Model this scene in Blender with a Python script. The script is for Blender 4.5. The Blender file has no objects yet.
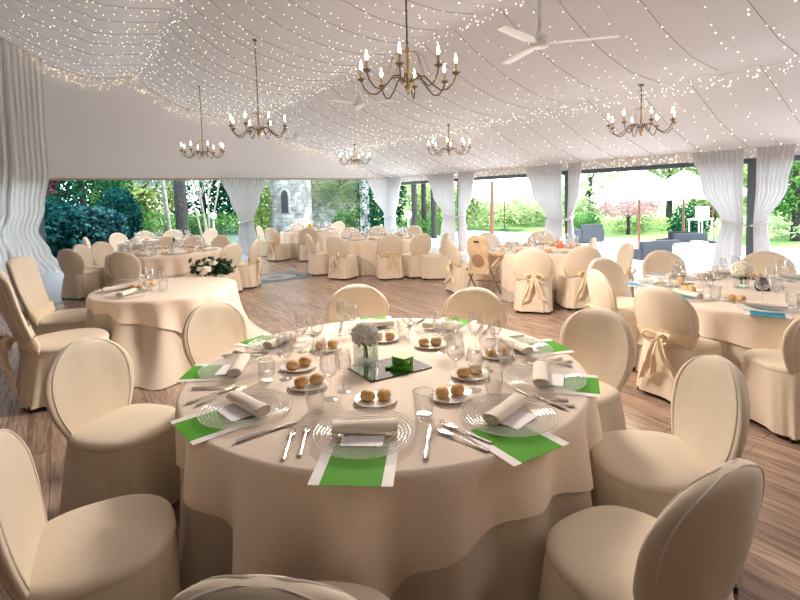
import bpy, math, random
from math import sin, cos, pi, radians, sqrt, atan2, exp
from mathutils import Vector, Matrix
S = bpy.context.scene
COL = S.collection
random.seed(7)

# ------------------------------------------------------------------ camera
F, PSI, PITCH, ROLL, CY, CH = 486.92, radians(35.025), radians(3.885), radians(1.539), 229.6, 1.744
fw = Vector((sin(PSI) * cos(PITCH), cos(PSI) * cos(PITCH), -sin(PITCH)))
rt = Vector((cos(PSI), -sin(PSI), 0)); up = rt.cross(fw)
r2 = cos(ROLL) * rt - sin(ROLL) * up; u2 = sin(ROLL) * rt + cos(ROLL) * up
CAM = Vector((0, 0, CH))
cd = bpy.data.cameras.new('camera'); co = bpy.data.objects.new('camera', cd); COL.objects.link(co)
M = Matrix.Identity(4)
for i in range(3):
    M[i][0] = r2[i]; M[i][1] = u2[i]; M[i][2] = -fw[i]; M[i][3] = CAM[i]
co.matrix_world = M
cd.sensor_width = 36; cd.lens = F / 800 * 36; cd.shift_y = (CY - 300) / 800; cd.clip_end = 300
S.camera = co

def ray(x, y): return fw + r2 * ((x - 400) / F) - u2 * ((y - CY) / F)
def at(x, y, h):                      # surveyed point seen at (x, y) standing at height h
    d = ray(x, y); t = (h - CH) / d.z; p = CAM + d * t
    return (p.x, p.y)
def far(x, y, D): return CAM + ray(x, y) * D          # surveyed point at distance D
def proj(p):
    d = Vector(p) - CAM; z = d.dot(fw)
    return (400 + F * d.dot(r2) / z, CY - F * d.dot(u2) / z)

# ------------------------------------------------------------------ materials
MATS = {}
def nodes(name):
    m = bpy.data.materials.new(name); m.use_nodes = True
    nt = m.node_tree; nt.nodes.clear()
    out = nt.nodes.new('ShaderNodeOutputMaterial')
    return m, nt, out
def principled(name, col, rough=.6, metal=0, spec=.5, noise=None, bump=None, sheen=0, col2=None):
    m, nt, out = nodes(name)
    b = nt.nodes.new('ShaderNodeBsdfPrincipled')
    b.inputs['Base Color'].default_value = (*col, 1); b.inputs['Roughness'].default_value = rough
    b.inputs['Metallic'].default_value = metal; b.inputs['Specular IOR Level'].default_value = spec
    if sheen: b.inputs['Sheen Weight'].default_value = sheen
    tc = nt.nodes.new('ShaderNodeTexCoord')
    if col2:
        n = nt.nodes.new('ShaderNodeTexNoise'); n.inputs['Scale'].default_value = noise or 8; n.inputs['Detail'].default_value = 4
        nt.links.new(tc.outputs['Object'], n.inputs['Vector'])
        r = nt.nodes.new('ShaderNodeValToRGB'); r.color_ramp.elements[0].position = .38; r.color_ramp.elements[1].position = .64
        r.color_ramp.elements[0].color = (*col, 1); r.color_ramp.elements[1].color = (*col2, 1)
        nt.links.new(n.outputs['Fac'], r.inputs['Fac']); nt.links.new(r.outputs['Color'], b.inputs['Base Color'])
    if bump:
        n2 = nt.nodes.new('ShaderNodeTexNoise'); n2.inputs['Scale'].default_value = bump[0]; n2.inputs['Detail'].default_value = 5
        nt.links.new(tc.outputs['Object'], n2.inputs['Vector'])
        bp = nt.nodes.new('ShaderNodeBump'); bp.inputs['Strength'].default_value = bump[1]; bp.inputs['Distance'].default_value = bump[2]
        nt.links.new(n2.outputs['Fac'], bp.inputs['Height']); nt.links.new(bp.outputs['Normal'], b.inputs['Normal'])
    nt.links.new(b.outputs[0], out.inputs[0]); MATS[name] = m
    return m
def sheer(name, col, tl=.35, tp=.0, tcol=None):
    m, nt, out = nodes(name)
    d = nt.nodes.new('ShaderNodeBsdfDiffuse'); d.inputs[0].default_value = (*col, 1)
    t = nt.nodes.new('ShaderNodeBsdfTranslucent'); t.inputs[0].default_value = (*(tcol or col), 1)
    mx = nt.nodes.new('ShaderNodeMixShader'); mx.inputs[0].default_value = tl
    nt.links.new(d.outputs[0], mx.inputs[1]); nt.links.new(t.outputs[0], mx.inputs[2]); last = mx
    if tp:
        tr = nt.nodes.new('ShaderNodeBsdfTransparent'); m2 = nt.nodes.new('ShaderNodeMixShader'); m2.inputs[0].default_value = tp
        nt.links.new(mx.outputs[0], m2.inputs[1]); nt.links.new(tr.outputs[0], m2.inputs[2]); last = m2
    nt.links.new(last.outputs[0], out.inputs[0]); MATS[name] = m
    return m
def glass(name, tint=(1, 1, 1), refl=.55, base=.06, frost=.0, pale=(1, 1, 1)):
    m, nt, out = nodes(name)
    tr = nt.nodes.new('ShaderNodeBsdfTransparent'); tr.inputs[0].default_value = (*tint, 1)
    gl = nt.nodes.new('ShaderNodeBsdfGlossy'); gl.inputs['Roughness'].default_value = .03
    lw = nt.nodes.new('ShaderNodeLayerWeight'); lw.inputs[0].default_value = .35
    ma = nt.nodes.new('ShaderNodeMath'); ma.operation = 'MULTIPLY_ADD'; ma.inputs[1].default_value = refl; ma.inputs[2].default_value = base
    nt.links.new(lw.outputs['Facing'], ma.inputs[0])
    mx = nt.nodes.new('ShaderNodeMixShader'); nt.links.new(ma.outputs[0], mx.inputs[0])
    nt.links.new(tr.outputs[0], mx.inputs[1]); nt.links.new(gl.outputs[0], mx.inputs[2]); last = mx
    if frost:
        d = nt.nodes.new('ShaderNodeBsdfDiffuse'); d.inputs[0].default_value = (*pale, 1)
        m2 = nt.nodes.new('ShaderNodeMixShader'); m2.inputs[0].default_value = frost
        nt.links.new(mx.outputs[0], m2.inputs[1]); nt.links.new(d.outputs[0], m2.inputs[2]); last = m2
    nt.links.new(last.outputs[0], out.inputs[0]); MATS[name] = m
    return m
def emit(name, col, st, sample=False):
    m, nt, out = nodes(name)
    e = nt.nodes.new('ShaderNodeEmission'); e.inputs[0].default_value = (*col, 1); e.inputs[1].default_value = st
    nt.links.new(e.outputs[0], out.inputs[0])
    if not sample: m.cycles.emission_sampling = 'NONE'
    MATS[name] = m
    return m
def leafmat(name, c1, c2, tl=.35, scale=1.2):
    m, nt, out = nodes(name)
    tc = nt.nodes.new('ShaderNodeTexCoord'); n = nt.nodes.new('ShaderNodeTexNoise'); n.inputs['Scale'].default_value = scale; n.inputs['Detail'].default_value = 6
    nt.links.new(tc.outputs['Object'], n.inputs['Vector'])
    r = nt.nodes.new('ShaderNodeValToRGB'); r.color_ramp.elements[0].position = .36; r.color_ramp.elements[1].position = .66
    r.color_ramp.elements[0].color = (*c1, 1); r.color_ramp.elements[1].color = (*c2, 1)
    nt.links.new(n.outputs['Fac'], r.inputs[0])
    d = nt.nodes.new('ShaderNodeBsdfDiffuse'); t = nt.nodes.new('ShaderNodeBsdfTranslucent'); mx = nt.nodes.new('ShaderNodeMixShader'); mx.inputs[0].default_value = tl
    nt.links.new(r.outputs[0], d.inputs[0]); nt.links.new(r.outputs[0], t.inputs[0])
    nt.links.new(d.outputs[0], mx.inputs[1]); nt.links.new(t.outputs[0], mx.inputs[2]); nt.links.new(mx.outputs[0], out.inputs[0])
    MATS[name] = m
    return m

CLOTH = (.80, .69, .56)
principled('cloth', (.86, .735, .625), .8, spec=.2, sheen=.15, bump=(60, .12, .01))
principled('chair_cloth', (.79, .69, .56), .8, spec=.2, sheen=.15, bump=(9, .18, .02))
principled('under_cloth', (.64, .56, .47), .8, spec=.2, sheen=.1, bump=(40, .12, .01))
principled('piping', (.86, .80, .72), .8, spec=.2)
principled('sash', (.83, .70, .51), .7, spec=.25, sheen=.2, bump=(25, .2, .01))
principled('foot', (.02, .02, .022), .4)
principled('white_fabric', (.82, .80, .81), .9, spec=.1)
sheer('ceiling_fabric', (.57, .54, .545), .03, tcol=(.80, .72, .69))
sheer('curtain', (.74, .745, .76), .14)
principled('post', (.10, .125, .15), .45)
principled('brown_wall', (.30, .23, .18), .7)
principled('tan_wall', (.44, .37, .31), .8)
principled('trim_wood', (.42, .30, .22), .6)
principled('porcelain', (.86, .83, .80), .25)
principled('napkin', (.86, .78, .69), .8, spec=.2, bump=(80, .15, .005))
principled('paper', (.86, .84, .86), .6)
principled('green', (.10, .38, .035), .7, spec=.15)
principled('green_dark', (.07, .30, .03), .5)
principled('green_light', (.22, .50, .05), .5)
principled('teal', (.02, .30, .45), .55)
principled('black', (.015, .016, .02), .4)
principled('steel', (.82, .74, .66), .18, metal=1)
principled('mirror', (.92, .93, .92), .01, metal=1)
principled('mirror_edge', (.03, .07, .06), .2)
principled('bread', (.70, .38, .12), .65, noise=18, col2=(.86, .60, .30), bump=(30, .2, .01))
principled('iron', (.20, .155, .10), .4, metal=.7)
principled('gilt', (.62, .49, .30), .35, metal=.6)
principled('candle', (.80, .66, .45), .6)
principled('fan_white', (.93, .94, .95), .4)
principled('cable', (.17, .155, .15), .7)
principled('cable_pale', (.50, .46, .42), .7)
principled('petal_white', (.95, .94, .90), .8)
principled('rose', (.95, .90, .80), .7, bump=(20, .5, .02))
principled('leaf_dark', (.012, .045, .018), .45)
principled('wood', (.50, .30, .14), .5)
principled('wood_pale', (.72, .52, .32), .5)
principled('plastic_cream', (.55, .39, .24), .5, noise=6, col2=(.62, .47, .31))
principled('brown_print', (.30, .18, .11), .6)
principled('grey_metal', (.32, .32, .33), .35, metal=.8)
principled('orange', (.9, .22, .06), .5)
principled('blue', (.10, .32, .55), .5)
principled('yellow', (.9, .62, .05), .5)
principled('wicker', (.04, .046, .058), .7, bump=(60, .6, .02))
principled('cushion', (.5, .52, .56), .9)
principled('parasol', (.66, .655, .65), .9)
principled('timber', (.24, .10, .055), .6)
principled('bark_dark', (.014, .014, .016), .95, noise=9, col2=(.045, .042, .04), bump=(12, 1, .06))
principled('bark_pale', (.30, .28, .23), .9, noise=6, col2=(.18, .18, .15))
principled('bark_red', (.16, .075, .05), .9)
principled('lamp_pole', (.5, .52, .54), .5)
principled('globe', (.95, .95, .95), .3)
glass('wine_glass', refl=.5, base=.08)
glass('tumbler_glass', tint=(.985, .985, .985), refl=.5, base=.05, frost=.015)
glass('charger_glass', tint=(.99, .99, .985), refl=.14, base=.03, frost=.05, pale=(1, .97, .93))
glass('bead_glass', refl=.2, base=.05, frost=.38, pale=(1, .98, .95))
glass('vase_glass', tint=(.95, .975, .965), refl=.5, base=.08)
glass('water', tint=(.90, .94, .92), refl=.3, base=.06, frost=.04)
emit('bulb', (1, .86, .62), 22)
emit('fairy', (1, .82, .50), 5.0)
emit('fairy_pale', (1, .93, .80), 4.0)
sheer('petal_sheer', (.97, .96, .93), .5)
sheer('curtain_lightened', (.90, .88, .87), .12)  # curtain fabric again, light put into its colour for the shaded left drapes
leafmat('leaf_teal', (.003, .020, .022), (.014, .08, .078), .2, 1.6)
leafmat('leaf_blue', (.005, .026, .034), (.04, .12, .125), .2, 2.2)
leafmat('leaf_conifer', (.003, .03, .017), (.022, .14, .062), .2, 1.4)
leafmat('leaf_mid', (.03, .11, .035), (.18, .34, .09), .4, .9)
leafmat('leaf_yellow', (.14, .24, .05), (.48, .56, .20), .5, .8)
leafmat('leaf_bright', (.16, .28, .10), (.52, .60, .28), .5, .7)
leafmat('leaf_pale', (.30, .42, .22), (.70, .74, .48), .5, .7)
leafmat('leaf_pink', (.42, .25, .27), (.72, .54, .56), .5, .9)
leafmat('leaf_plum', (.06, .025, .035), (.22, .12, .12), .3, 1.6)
leafmat('leaf_silver', (.20, .30, .28), (.52, .60, .55), .4, 1.6)

def m_floor():
    m, nt, out = nodes('floor_planks')
    L = nt.links.new; N = nt.nodes.new
    tc = N('ShaderNodeTexCoord'); mp = N('ShaderNodeMapping'); mp.inputs['Rotation'].default_value = (0, 0, pi / 2)
    L(tc.outputs['Object'], mp.inputs['Vector'])
    br = N('ShaderNodeTexBrick'); br.inputs['Scale'].default_value = 1; br.inputs['Brick Width'].default_value = 1.25; br.inputs['Row Height'].default_value = .145
    br.inputs['Mortar Size'].default_value = .0022; br.offset = .37
    br.inputs['Color1'].default_value = (.33, .23, .18, 1); br.inputs['Color2'].default_value = (.44, .315, .25, 1); br.inputs['Mortar'].default_value = (.09, .06, .05, 1)
    L(mp.outputs[0], br.inputs['Vector'])
    m2 = N('ShaderNodeMapping'); m2.inputs['Scale'].default_value = (14, 1.1, 1); L(tc.outputs['Object'], m2.inputs['Vector'])
    no = N('ShaderNodeTexNoise'); no.inputs['Scale'].default_value = 2.2; no.inputs['Detail'].default_value = 8; no.inputs['Distortion'].default_value = 1.2
    L(m2.outputs[0], no.inputs['Vector'])
    rp = N('ShaderNodeValToRGB'); rp.color_ramp.elements[0].color = (.62, .60, .58, 1); rp.color_ramp.elements[1].color = (1.28, 1.25, 1.22, 1)
    rp.color_ramp.elements[0].position = .36; rp.color_ramp.elements[1].position = .66
    L(no.outputs['Fac'], rp.inputs[0])
    mx = N('ShaderNodeMix'); mx.data_type = 'RGBA'; mx.blend_type = 'MULTIPLY'; mx.inputs[0].default_value = 1
    L(br.outputs['Color'], mx.inputs[6]); L(rp.outputs[0], mx.inputs[7])
    b = N('ShaderNodeBsdfPrincipled'); b.inputs['Roughness'].default_value = .27; b.inputs['Specular IOR Level'].default_value = .75
    L(mx.outputs[2], b.inputs['Base Color'])
    bp = N('ShaderNodeBump'); bp.inputs['Strength'].default_value = .12; bp.inputs['Distance'].default_value = .004
    L(br.outputs['Fac'], bp.inputs['Height']); bp.invert = True; L(bp.outputs[0], b.inputs['Normal'])
    L(b.outputs[0], out.inputs[0]); MATS['floor_planks'] = m
m_floor()
def m_stone():
    m, nt, out = nodes('stone')
    L = nt.links.new; N = nt.nodes.new
    tc = N('ShaderNodeTexCoord')
    br = N('ShaderNodeTexBrick'); br.inputs['Scale'].default_value = 1; br.inputs['Brick Width'].default_value = .42; br.inputs['Row Height'].default_value = .2; br.inputs['Mortar Size'].default_value = .012
    br.inputs['Color1'].default_value = (.24, .245, .24, 1); br.inputs['Color2'].default_value = (.40, .40, .385, 1); br.inputs['Mortar'].default_value = (.19, .195, .19, 1)
    mp = N('ShaderNodeMapping'); mp.inputs['Rotation'].default_value = (pi / 2, 0, 0); L(tc.outputs['Object'], mp.inputs[0]); L(mp.outputs[0], br.inputs['Vector'])
    no = N('ShaderNodeTexNoise'); no.inputs['Scale'].default_value = 1.6; no.inputs['Detail'].default_value = 9; no.inputs['Roughness'].default_value = .7; L(tc.outputs['Object'], no.inputs['Vector'])
    rp = N('ShaderNodeValToRGB'); rp.color_ramp.elements[0].position = .35; rp.color_ramp.elements[1].position = .62
    rp.color_ramp.elements[0].color = (.35, .37, .38, 1); rp.color_ramp.elements[1].color = (1.15, 1.15, 1.12, 1); L(no.outputs['Fac'], rp.inputs[0])
    mx = N('ShaderNodeMix'); mx.data_type = 'RGBA'; mx.blend_type = 'MULTIPLY'; mx.inputs[0].default_value = 1
    L(br.outputs[0], mx.inputs[6]); L(rp.outputs[0], mx.inputs[7])
    b = N('ShaderNodeBsdfPrincipled'); b.inputs['Roughness'].default_value = .95; L(mx.outputs[2], b.inputs['Base Color'])
    bp = N('ShaderNodeBump'); bp.inputs['Strength'].default_value = .8; bp.inputs['Distance'].default_value = .05; L(no.outputs['Fac'], bp.inputs['Height']); L(bp.outputs[0], b.inputs['Normal'])
    L(b.outputs[0], out.inputs[0]); MATS['stone'] = m
m_stone()
principled('paving', (.62, .62, .63), .7, noise=3, col2=(.72, .72, .72))
principled('grey_stone', (.36, .40, .45), .35, noise=14, col2=(.46, .50, .55), spec=.6)
principled('grass', (.10, .20, .05), .9, noise=3, col2=(.20, .34, .09))
principled('soil', (.03, .06, .045), .95, noise=4, col2=(.05, .11, .07))
principled('mosaic_teal', (.04, .11, .13), .4, noise=9, col2=(.13, .25, .27), spec=.35)
principled('mosaic_pale', (.30, .30, .33), .4, noise=7, col2=(.42, .41, .43), spec=.35)
principled('mosaic_dark', (.06, .09, .11), .25)

# ------------------------------------------------------------------ mesh helpers
def link(o, parent=None):
    COL.objects.link(o)
    if parent: o.parent = parent
    return o
def mesh(name, V, Fc, mat, parent=None, smooth=True, mats=None, mi=None):
    me = bpy.data.meshes.new(name); me.from_pydata([tuple(v) for v in V], [], Fc)
    if mats:
        for x in mats: me.materials.append(MATS[x])
        me.polygons.foreach_set('material_index', mi)
    else: me.materials.append(MATS[mat])
    me.update()
    if smooth:
        me.polygons.foreach_set('use_smooth', [True] * len(me.polygons)); me.set_sharp_from_angle(angle=radians(48))
    return link(bpy.data.objects.new(name, me), parent)
class B:
    def __init__(s): s.v = []; s.f = []; s.m = []; s.cm = 0
    def add(s, V, Fc):
        n = len(s.v); s.v += [tuple(v) for v in V]; s.f += [[i + n for i in f] for f in Fc]; s.m += [s.cm] * len(Fc)
    def box(s, x0, x1, y0, y1, z0, z1):
        V = [(x, y, z) for z in (z0, z1) for y in (y0, y1) for x in (x0, x1)]
        s.add(V, [(0, 2, 3, 1), (4, 5, 7, 6), (0, 1, 5, 4), (2, 6, 7, 3), (0, 4, 6, 2), (1, 3, 7, 5)])
    def loft(s, rings, cap0=True, cap1=True, closed=True):
        n = len(rings[0]); V = [p for r in rings for p in r]; Fc = []
        for i in range(len(rings) - 1):
            for j in range(n if closed else n - 1):
                k = (j + 1) % n; Fc.append((i * n + j, i * n + k, (i + 1) * n + k, (i + 1) * n + j))
        if cap0: Fc.append(tuple(reversed(range(n))))
        if cap1: Fc.append(tuple(range((len(rings) - 1) * n, len(rings) * n)))
        s.add(V, Fc)
    def lathe(s, prof, n=20, c=(0, 0, 0), cap0=True, cap1=True):
        s.loft([[(c[0] + r * cos(2 * pi * j / n), c[1] + r * sin(2 * pi * j / n), c[2] + z) for j in range(n)] for r, z in prof], cap0, cap1)
    def tube(s, pts, r, n=8, caps=True, flat=None):
        pts = [Vector(p) for p in pts]; rings = []; prev = None
        for i, p in enumerate(pts):
            t = (pts[min(i + 1, len(pts) - 1)] - pts[max(i - 1, 0)]).normalized()
            if prev is None:
                a = Vector((0, 0, 1)) if abs(t.z) < .9 else Vector((1, 0, 0)); prev = t.cross(a).normalized()
            prev = (prev - t * prev.dot(t)).normalized(); q = t.cross(prev)
            rr = r[i] if isinstance(r, (list, tuple)) else r
            fl = flat or 1
            rings.append([p + prev * (rr * cos(2 * pi * j / n)) + q * (rr * fl * sin(2 * pi * j / n)) for j in range(n)])
        s.loft(rings, caps, caps)
    def ball(s, c, rx, ry=None, rz=None, n=12, m=8):
        ry = ry or rx; rz = rz or rx
        s.loft([[(c[0] + rx * sin(pi * max(i, .02) / m if i < m else pi * (m - .02) / m) * cos(2 * pi * j / n),
                  c[1] + ry * sin(pi * max(i, .02) / m if i < m else pi * (m - .02) / m) * sin(2 * pi * j / n),
                  c[2] - rz * cos(pi * i / m)) for j in range(n)] for i in range(m + 1)])
    def out(s, name, mat, parent=None, smooth=True, mats=None):
        return mesh(name, s.v, s.f, mat, parent, smooth, mats, s.m if mats else None)
def tag(o, label, cat, group=None, kind=None):
    o['label'] = label; o['category'] = cat
    if group: o['group'] = group
    if kind: o['kind'] = kind
    return o
def empty(name, loc=(0, 0, 0), rz=0):
    o = bpy.data.objects.new(name, None); o.location = loc; o.rotation_euler = (0, 0, rz); o.empty_display_size = .1
    return link(o)
def struct(o): o['kind'] = 'structure'; return o
def dup(root, loc, rz, label=None, group=None, cat=None):
    kids = [c for c in root.children]
    r = root.copy(); COL.objects.link(r); r.location = loc; r.rotation_euler = (root.rotation_euler[0], root.rotation_euler[1], rz)
    if label: r['label'] = label
    if group: r['group'] = group
    elif 'group' in r.keys(): del r['group']
    for ch in kids:
        c = ch.copy(); COL.objects.link(c); c.parent = r
        for g in list(ch.children):
            d = g.copy(); COL.objects.link(d); d.parent = c
    return r
class Proto:
    """builds a thing the first time, copies it afterwards"""
    def __init__(s, fn): s.fn = fn; s.first = None
    def put(s, loc, rz=0, label=None, cat=None, group=None):
        if s.first is None:
            s.first = s.fn(); o = s.first; o.location = loc; o.rotation_euler = (o.rotation_euler[0], o.rotation_euler[1], rz)
            tag(o, label, cat, group); return o
        o = dup(s.first, loc, rz, label, group); o['category'] = cat
        return o

# ------------------------------------------------------------------ the setting
XR, YF, XL, YB = 10.57, 15.65, -4.2, -2.6
b = B(); b.box(XL, XR, YB, YF, -.06, 0); struct(b.out('floor', 'floor_planks', smooth=False))
b = B(); b.box(XL, .55, 10.6, YF + .25, -.02, .004); b.box(.55, XR, 14.1, YF + .25, -.02, .004); struct(b.out('floor_border', 'grey_stone', smooth=False))

CE = [(-4.2, 6.6), (-3.0, 6.75), (-1.2, 6.05), (-.2, 5.5), (.9, 5.16), (2.0, 5.32), (2.35, 5.02), (2.75, 4.78), (3.2, 4.6), (3.9, 4.43), (4.6, 4.36), (5.2, 4.40),
      (5.6, 4.16), (6.4, 3.82), (7.2, 3.58), (8.0, 3.46), (8.4, 3.28), (9.2, 2.92), (10.0, 2.64), (10.57, 2.47)]
def ceil_z(x, y=0):
    for (a, za), (c, zc) in zip(CE, CE[1:]):
        if x <= c: return za + (zc - za) * max(0, (x - a)) / (c - a)
    return CE[-1][1]
xs = []
for (a, za), (c, zc) in zip(CE, CE[1:]):
    xs += [a + (c - a) * k / 3 for k in range(3)]
xs.append(XR); ys = [YB + (YF - YB) * k / 72 for k in range(73)]
V = [(x, y, ceil_z(x) + .012 * sin(y * 14.0) * (0 if x < 2 else 1)) for y in ys for x in xs]; n = len(xs)
ce = mesh('ceiling', V, [(j * n + i, j * n + i + 1, (j + 1) * n + i + 1, (j + 1) * n + i) for j in range(72) for i in range(n - 1)], 'ceiling_fabric'); struct(ce)
# far gable above the openings: a hanging white fabric wall
V = []; 
for x in xs: V += [(x, YF, 2.45), (x, YF, ceil_z(x) + .05), (x, YF + .05, 2.45), (x, YF + .05, ceil_z(x) + .05)]
Fc = []
for i in range(n - 1):
    a = i * 4; c = a + 4
    Fc += [(a, c, c + 1, a + 1), (c + 2, a + 2, a + 3, c + 3), (a, a + 2, c + 2, c)]
struct(mesh('wall_back', V, Fc, 'white_fabric', smooth=False))
b = B(); b.box(XL, XR, YF - .02, YF + .06, 2.41, 2.455); struct(b.out('trim_1', 'trim_wood', smooth=False))
b = B(); b.box(XL, XR, YF - .012, YF - .003, 2.56, 2.575); struct(b.out('trim_2', 'white_fabric', smooth=False))
# right side: valance, dark header and posts
b = B(); b.box(XR, XR + .05, YB, YF + .05, 2.27, 2.5); struct(b.out('wall_right', 'white_fabric', smooth=False))
b = B(); b.box(XR - .02, XR + .10, YB, YF + .05, 2.18, 2.275); struct(b.out('trim_3', 'post', smooth=False))
for k, y in enumerate((-.2, 3.65, 7.64, 11.70, 15.58)):
    b = B(); b.box(XR - .04, XR + .1, y - .075, y + .075, -.02, 2.19); struct(b.out('trim_post_%d' % (k + 1), 'post', smooth=False))
for k, x in enumerate((-.35, 4.9)):
    b = B(); b.box(x - .05, x + .05, YF - .03, YF + .07, -.02, 2.42); struct(b.out('trim_post_%d' % (k + 6), 'post', smooth=False))
# closed sides behind and left of the photographer
b = B(); b.box(XL - .08, XL, YB, YF, -.02, 7.0); struct(b.out('wall_left', 'tan_wall', smooth=False))
b = B(); b.box(XL, XR, YB - .08, YB, -.02, 7.0); struct(b.out('wall_front', 'brown_wall', smooth=False))
# ground outside
b = B(); b.box(-60, 90, -40, 110, -.62, -.52); struct(b.out('ground', 'grass', smooth=False))
b = B(); b.box(-30, XR + .1, YF + .26, 60, -.5, -.06); struct(b.out('garden_ground', 'soil', smooth=False))
b = B(); b.box(XR + .1, 21, -30, 30, -.5, -.45); struct(b.out('terrace', 'paving', smooth=False))
b = B(); b.box(XR + .1, XR + 1.4, -8, YF + .2, -.46, -.03); struct(b.out('terrace_step', 'paving', smooth=False))

# ------------------------------------------------------------------ chairs
def sup(a, b_, n, th):
    c, s = cos(th), sin(th); return (a * math.copysign(abs(c) ** (2 / n), c), b_ * math.copysign(abs(s) ** (2 / n), s))
WB = [(0, .20), (.1, .215), (.25, .255), (.4, .280), (.55, .290), (.66, .284), (.74, .270), (.81, .247), (.87, .216), (.92, .179), (.955, .138), (.98, .094), (.993, .056), (1, .012)]
def wb(t):
    for (a, x), (c, y) in zip(WB, WB[1:]):
        if t <= c: return x + (y - x) * (t - a) / (c - a)
    return WB[-1][1]
ZB0 = .43
WT = [(0, .22), (.1, .23), (.3, .255), (.6, .275), (.85, .28), (.94, .268), (.98, .235), (.995, .18), (1, .12)]
def back_y(t, x, lean=.10): return -.205 - lean * t + .05 * (x / .27) ** 2 - .02 * sin(pi * t)
def make_chair(sash, seed=1, tall=False):
    global wb
    ZB1 = 1.13 if tall else .955; lean = .17 if tall else .10; tab = WT if tall else WB
    def wb(t):
        for (a, x), (c, y) in zip(tab, tab[1:]):
            if t <= c: return x + (y - x) * (t - a) / (c - a)
        return tab[-1][1]
    back_y = lambda t, x: globals()['back_y'](t, x, lean)
    rnd = random.Random(seed)
    root = empty('banquet_chair')
    NA = 96
    # skirt
    b = B(); rings = []
    ph = rnd.random() * 6
    for z, k in ((.465, 0), (.44, .08), (.36, .3), (.25, .55), (.13, .8), (.035, 1)):
        ring = []
        for j in range(NA):
            th = 2 * pi * j / NA
            a, bb, nn = .255 + .018 * k, .265 + .028 * k, 2.7 + 1.2 * k
            x, y = sup(a, bb, nn, th)
            w = 1 + k * (.032 * sin(11 * th + ph) + .020 * sin(19 * th + 1) - .055 * exp(-((abs(th - 3 * pi / 2)) / .07) ** 2)
                         - .05 * exp(-(min(abs(th - pi / 4), abs(th - 3 * pi / 4)) / .06) ** 2))
            ring.append((x * w, y * w - .01 * k, z))
        rings.append(ring)
    b.loft(rings, False, False); b.out('skirt', 'chair_cloth', root)
    # seat
    b = B(); rings = []
    for z, k in ((.45, 1.015), (.465, 1.03), (.478, 1.02), (.49, .97), (.498, .86), (.503, .6), (.505, .3), (.505, .05)):
        rings.append([(lambda q: (q[0] * k, q[1] * k, z))(sup(.256, .265, 2.5, 2 * pi * j / 64)) for j in range(64)])
    b.loft(rings, False, True); b.out('seat', 'chair_cloth', root)
    # backrest
    b = B(); rings = []; ts = [0, .06, .12, .2, .3, .4, .5, .6, .66, .74, .81, .87, .92, .955, .98, .993, 1]
    for t in ts:
        w = wb(t); th_ = .040 * (1 if t < .92 else sqrt(max(.03, 1 - ((t - .92) / .085) ** 2))); z = ZB0 + (ZB1 - ZB0) * t; ring = []
        for j in range(48):
            x, y = sup(w, th_, 2.4, 2 * pi * j / 48)
            puff = .007 * sin(6 * x / .27 + 2 * t + ph) * (1 - t) * (1 - (x / w) ** 2) if y < 0 else .003 * sin(5 * x / .27 + ph) * (1 - (x / w) ** 2)
            ring.append((x, back_y(t, x) + y + puff, z - .02 * t * (x / .27) ** 2))
        rings.append(ring)
    b.loft(rings); b.out('backrest', 'chair_cloth', root)
    # piping round the front and rear edges
    b = B()
    for sg in (1, -1):
        pts = []
        for t in [0, .06, .12, .2, .3, .4, .5, .6, .66, .74, .81, .87, .92, .955, .98, .993]:
            w = wb(t); th_ = .040 * (1 if t < .92 else sqrt(max(.03, 1 - ((t - .92) / .085) ** 2))); x, y = sup(w, th_, 2.4, sg * radians(32))
            pts.append((x, back_y(t, x) + y, ZB0 + (ZB1 - ZB0) * t - .02 * t * (x / .27) ** 2))
        pts += [(-x, y, z) for x, y, z in reversed(pts)]
        b.tube(pts, .0042, 6)
    b.out('piping', 'piping', root)
    for sx, sy in ((.205, .215), (-.205, .215), (.215, -.245), (-.215, -.245)):
        f = B(); f.lathe([(.014, 0), (.017, .006), (.017, .05), (.015, .05)], 10, (sx, sy, 0)); f.out('foot', 'foot', root)
    if sash:
        b = B(); rings = []
        for z, k in ((.50, 0), (.53, .25), (.565, .25), (.60, 0)):
            t = (z - ZB0) / (ZB1 - ZB0); w = wb(t) + .012
            rings.append([(lambda q: (q[0], back_y(t, q[0]) + q[1], z + .012 * sin(3 * 2 * pi * j / 48)))(sup(w, .05 + .006 * k, 2.8, 2 * pi * j / 48)) for j in range(48)])
        b.loft(rings, False, False); s_ = b.out('sash', 'sash', root)
        k_ = B(); yb = back_y(.22, 0) - .065
        k_.ball((0.02, yb, .55), .035, .028, .03, 12, 8); k_.out('knot', 'sash', s_)
        for sg, ln in ((-1, .36), (1, .31)):
            tl = B(); rings = []
            for i in range(9):
                u = i / 8; x0 = .02 + sg * (.015 + .10 * u); wd = .022 + .055 * u
                ring = []
                for j in range(12):
                    x, y = wd * cos(2 * pi * j / 12), .006 * sin(2 * pi * j / 12)
                    ring.append((x0 + x, yb - .01 - .03 * sin(pi * min(u * 1.3, 1)) + y + .014 * sin(5 * x / wd + 3 * u), .54 - ln * u - (.05 * u * x / wd * sg)))
                rings.append(ring)
            tl.loft(rings); tl.out('tail', 'sash', s_)
            lp = B(); pts = [(.02, yb, .55)] + [(.02 + sg * (.06 + .065 * sin(pi * i / 8)), yb - .02 - .03 * sin(pi * i / 8), .56 + .045 * cos(pi * i / 8 - .3) - .02) for i in range(9)] + [(.02, yb, .545)]
            lp.tube(pts, .02, 8, flat=.45); lp.out('bow_loop', 'sash', s_)
    return root
chairT = Proto(lambda: make_chair(True, 9, True)); chairA = Proto(lambda: make_chair(False, 3)); chairS = Proto(lambda: make_chair(True, 5))
def chair(x, y, rz, label, group=None, sash=False):
    return (chairS if sash else chairA).put((x, y, 0), rz, label, 'chair', group)
def face(x, y, cx, cy): return atan2(cy - y, cx - x) - pi / 2      # local +Y points at (cx, cy)

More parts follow.
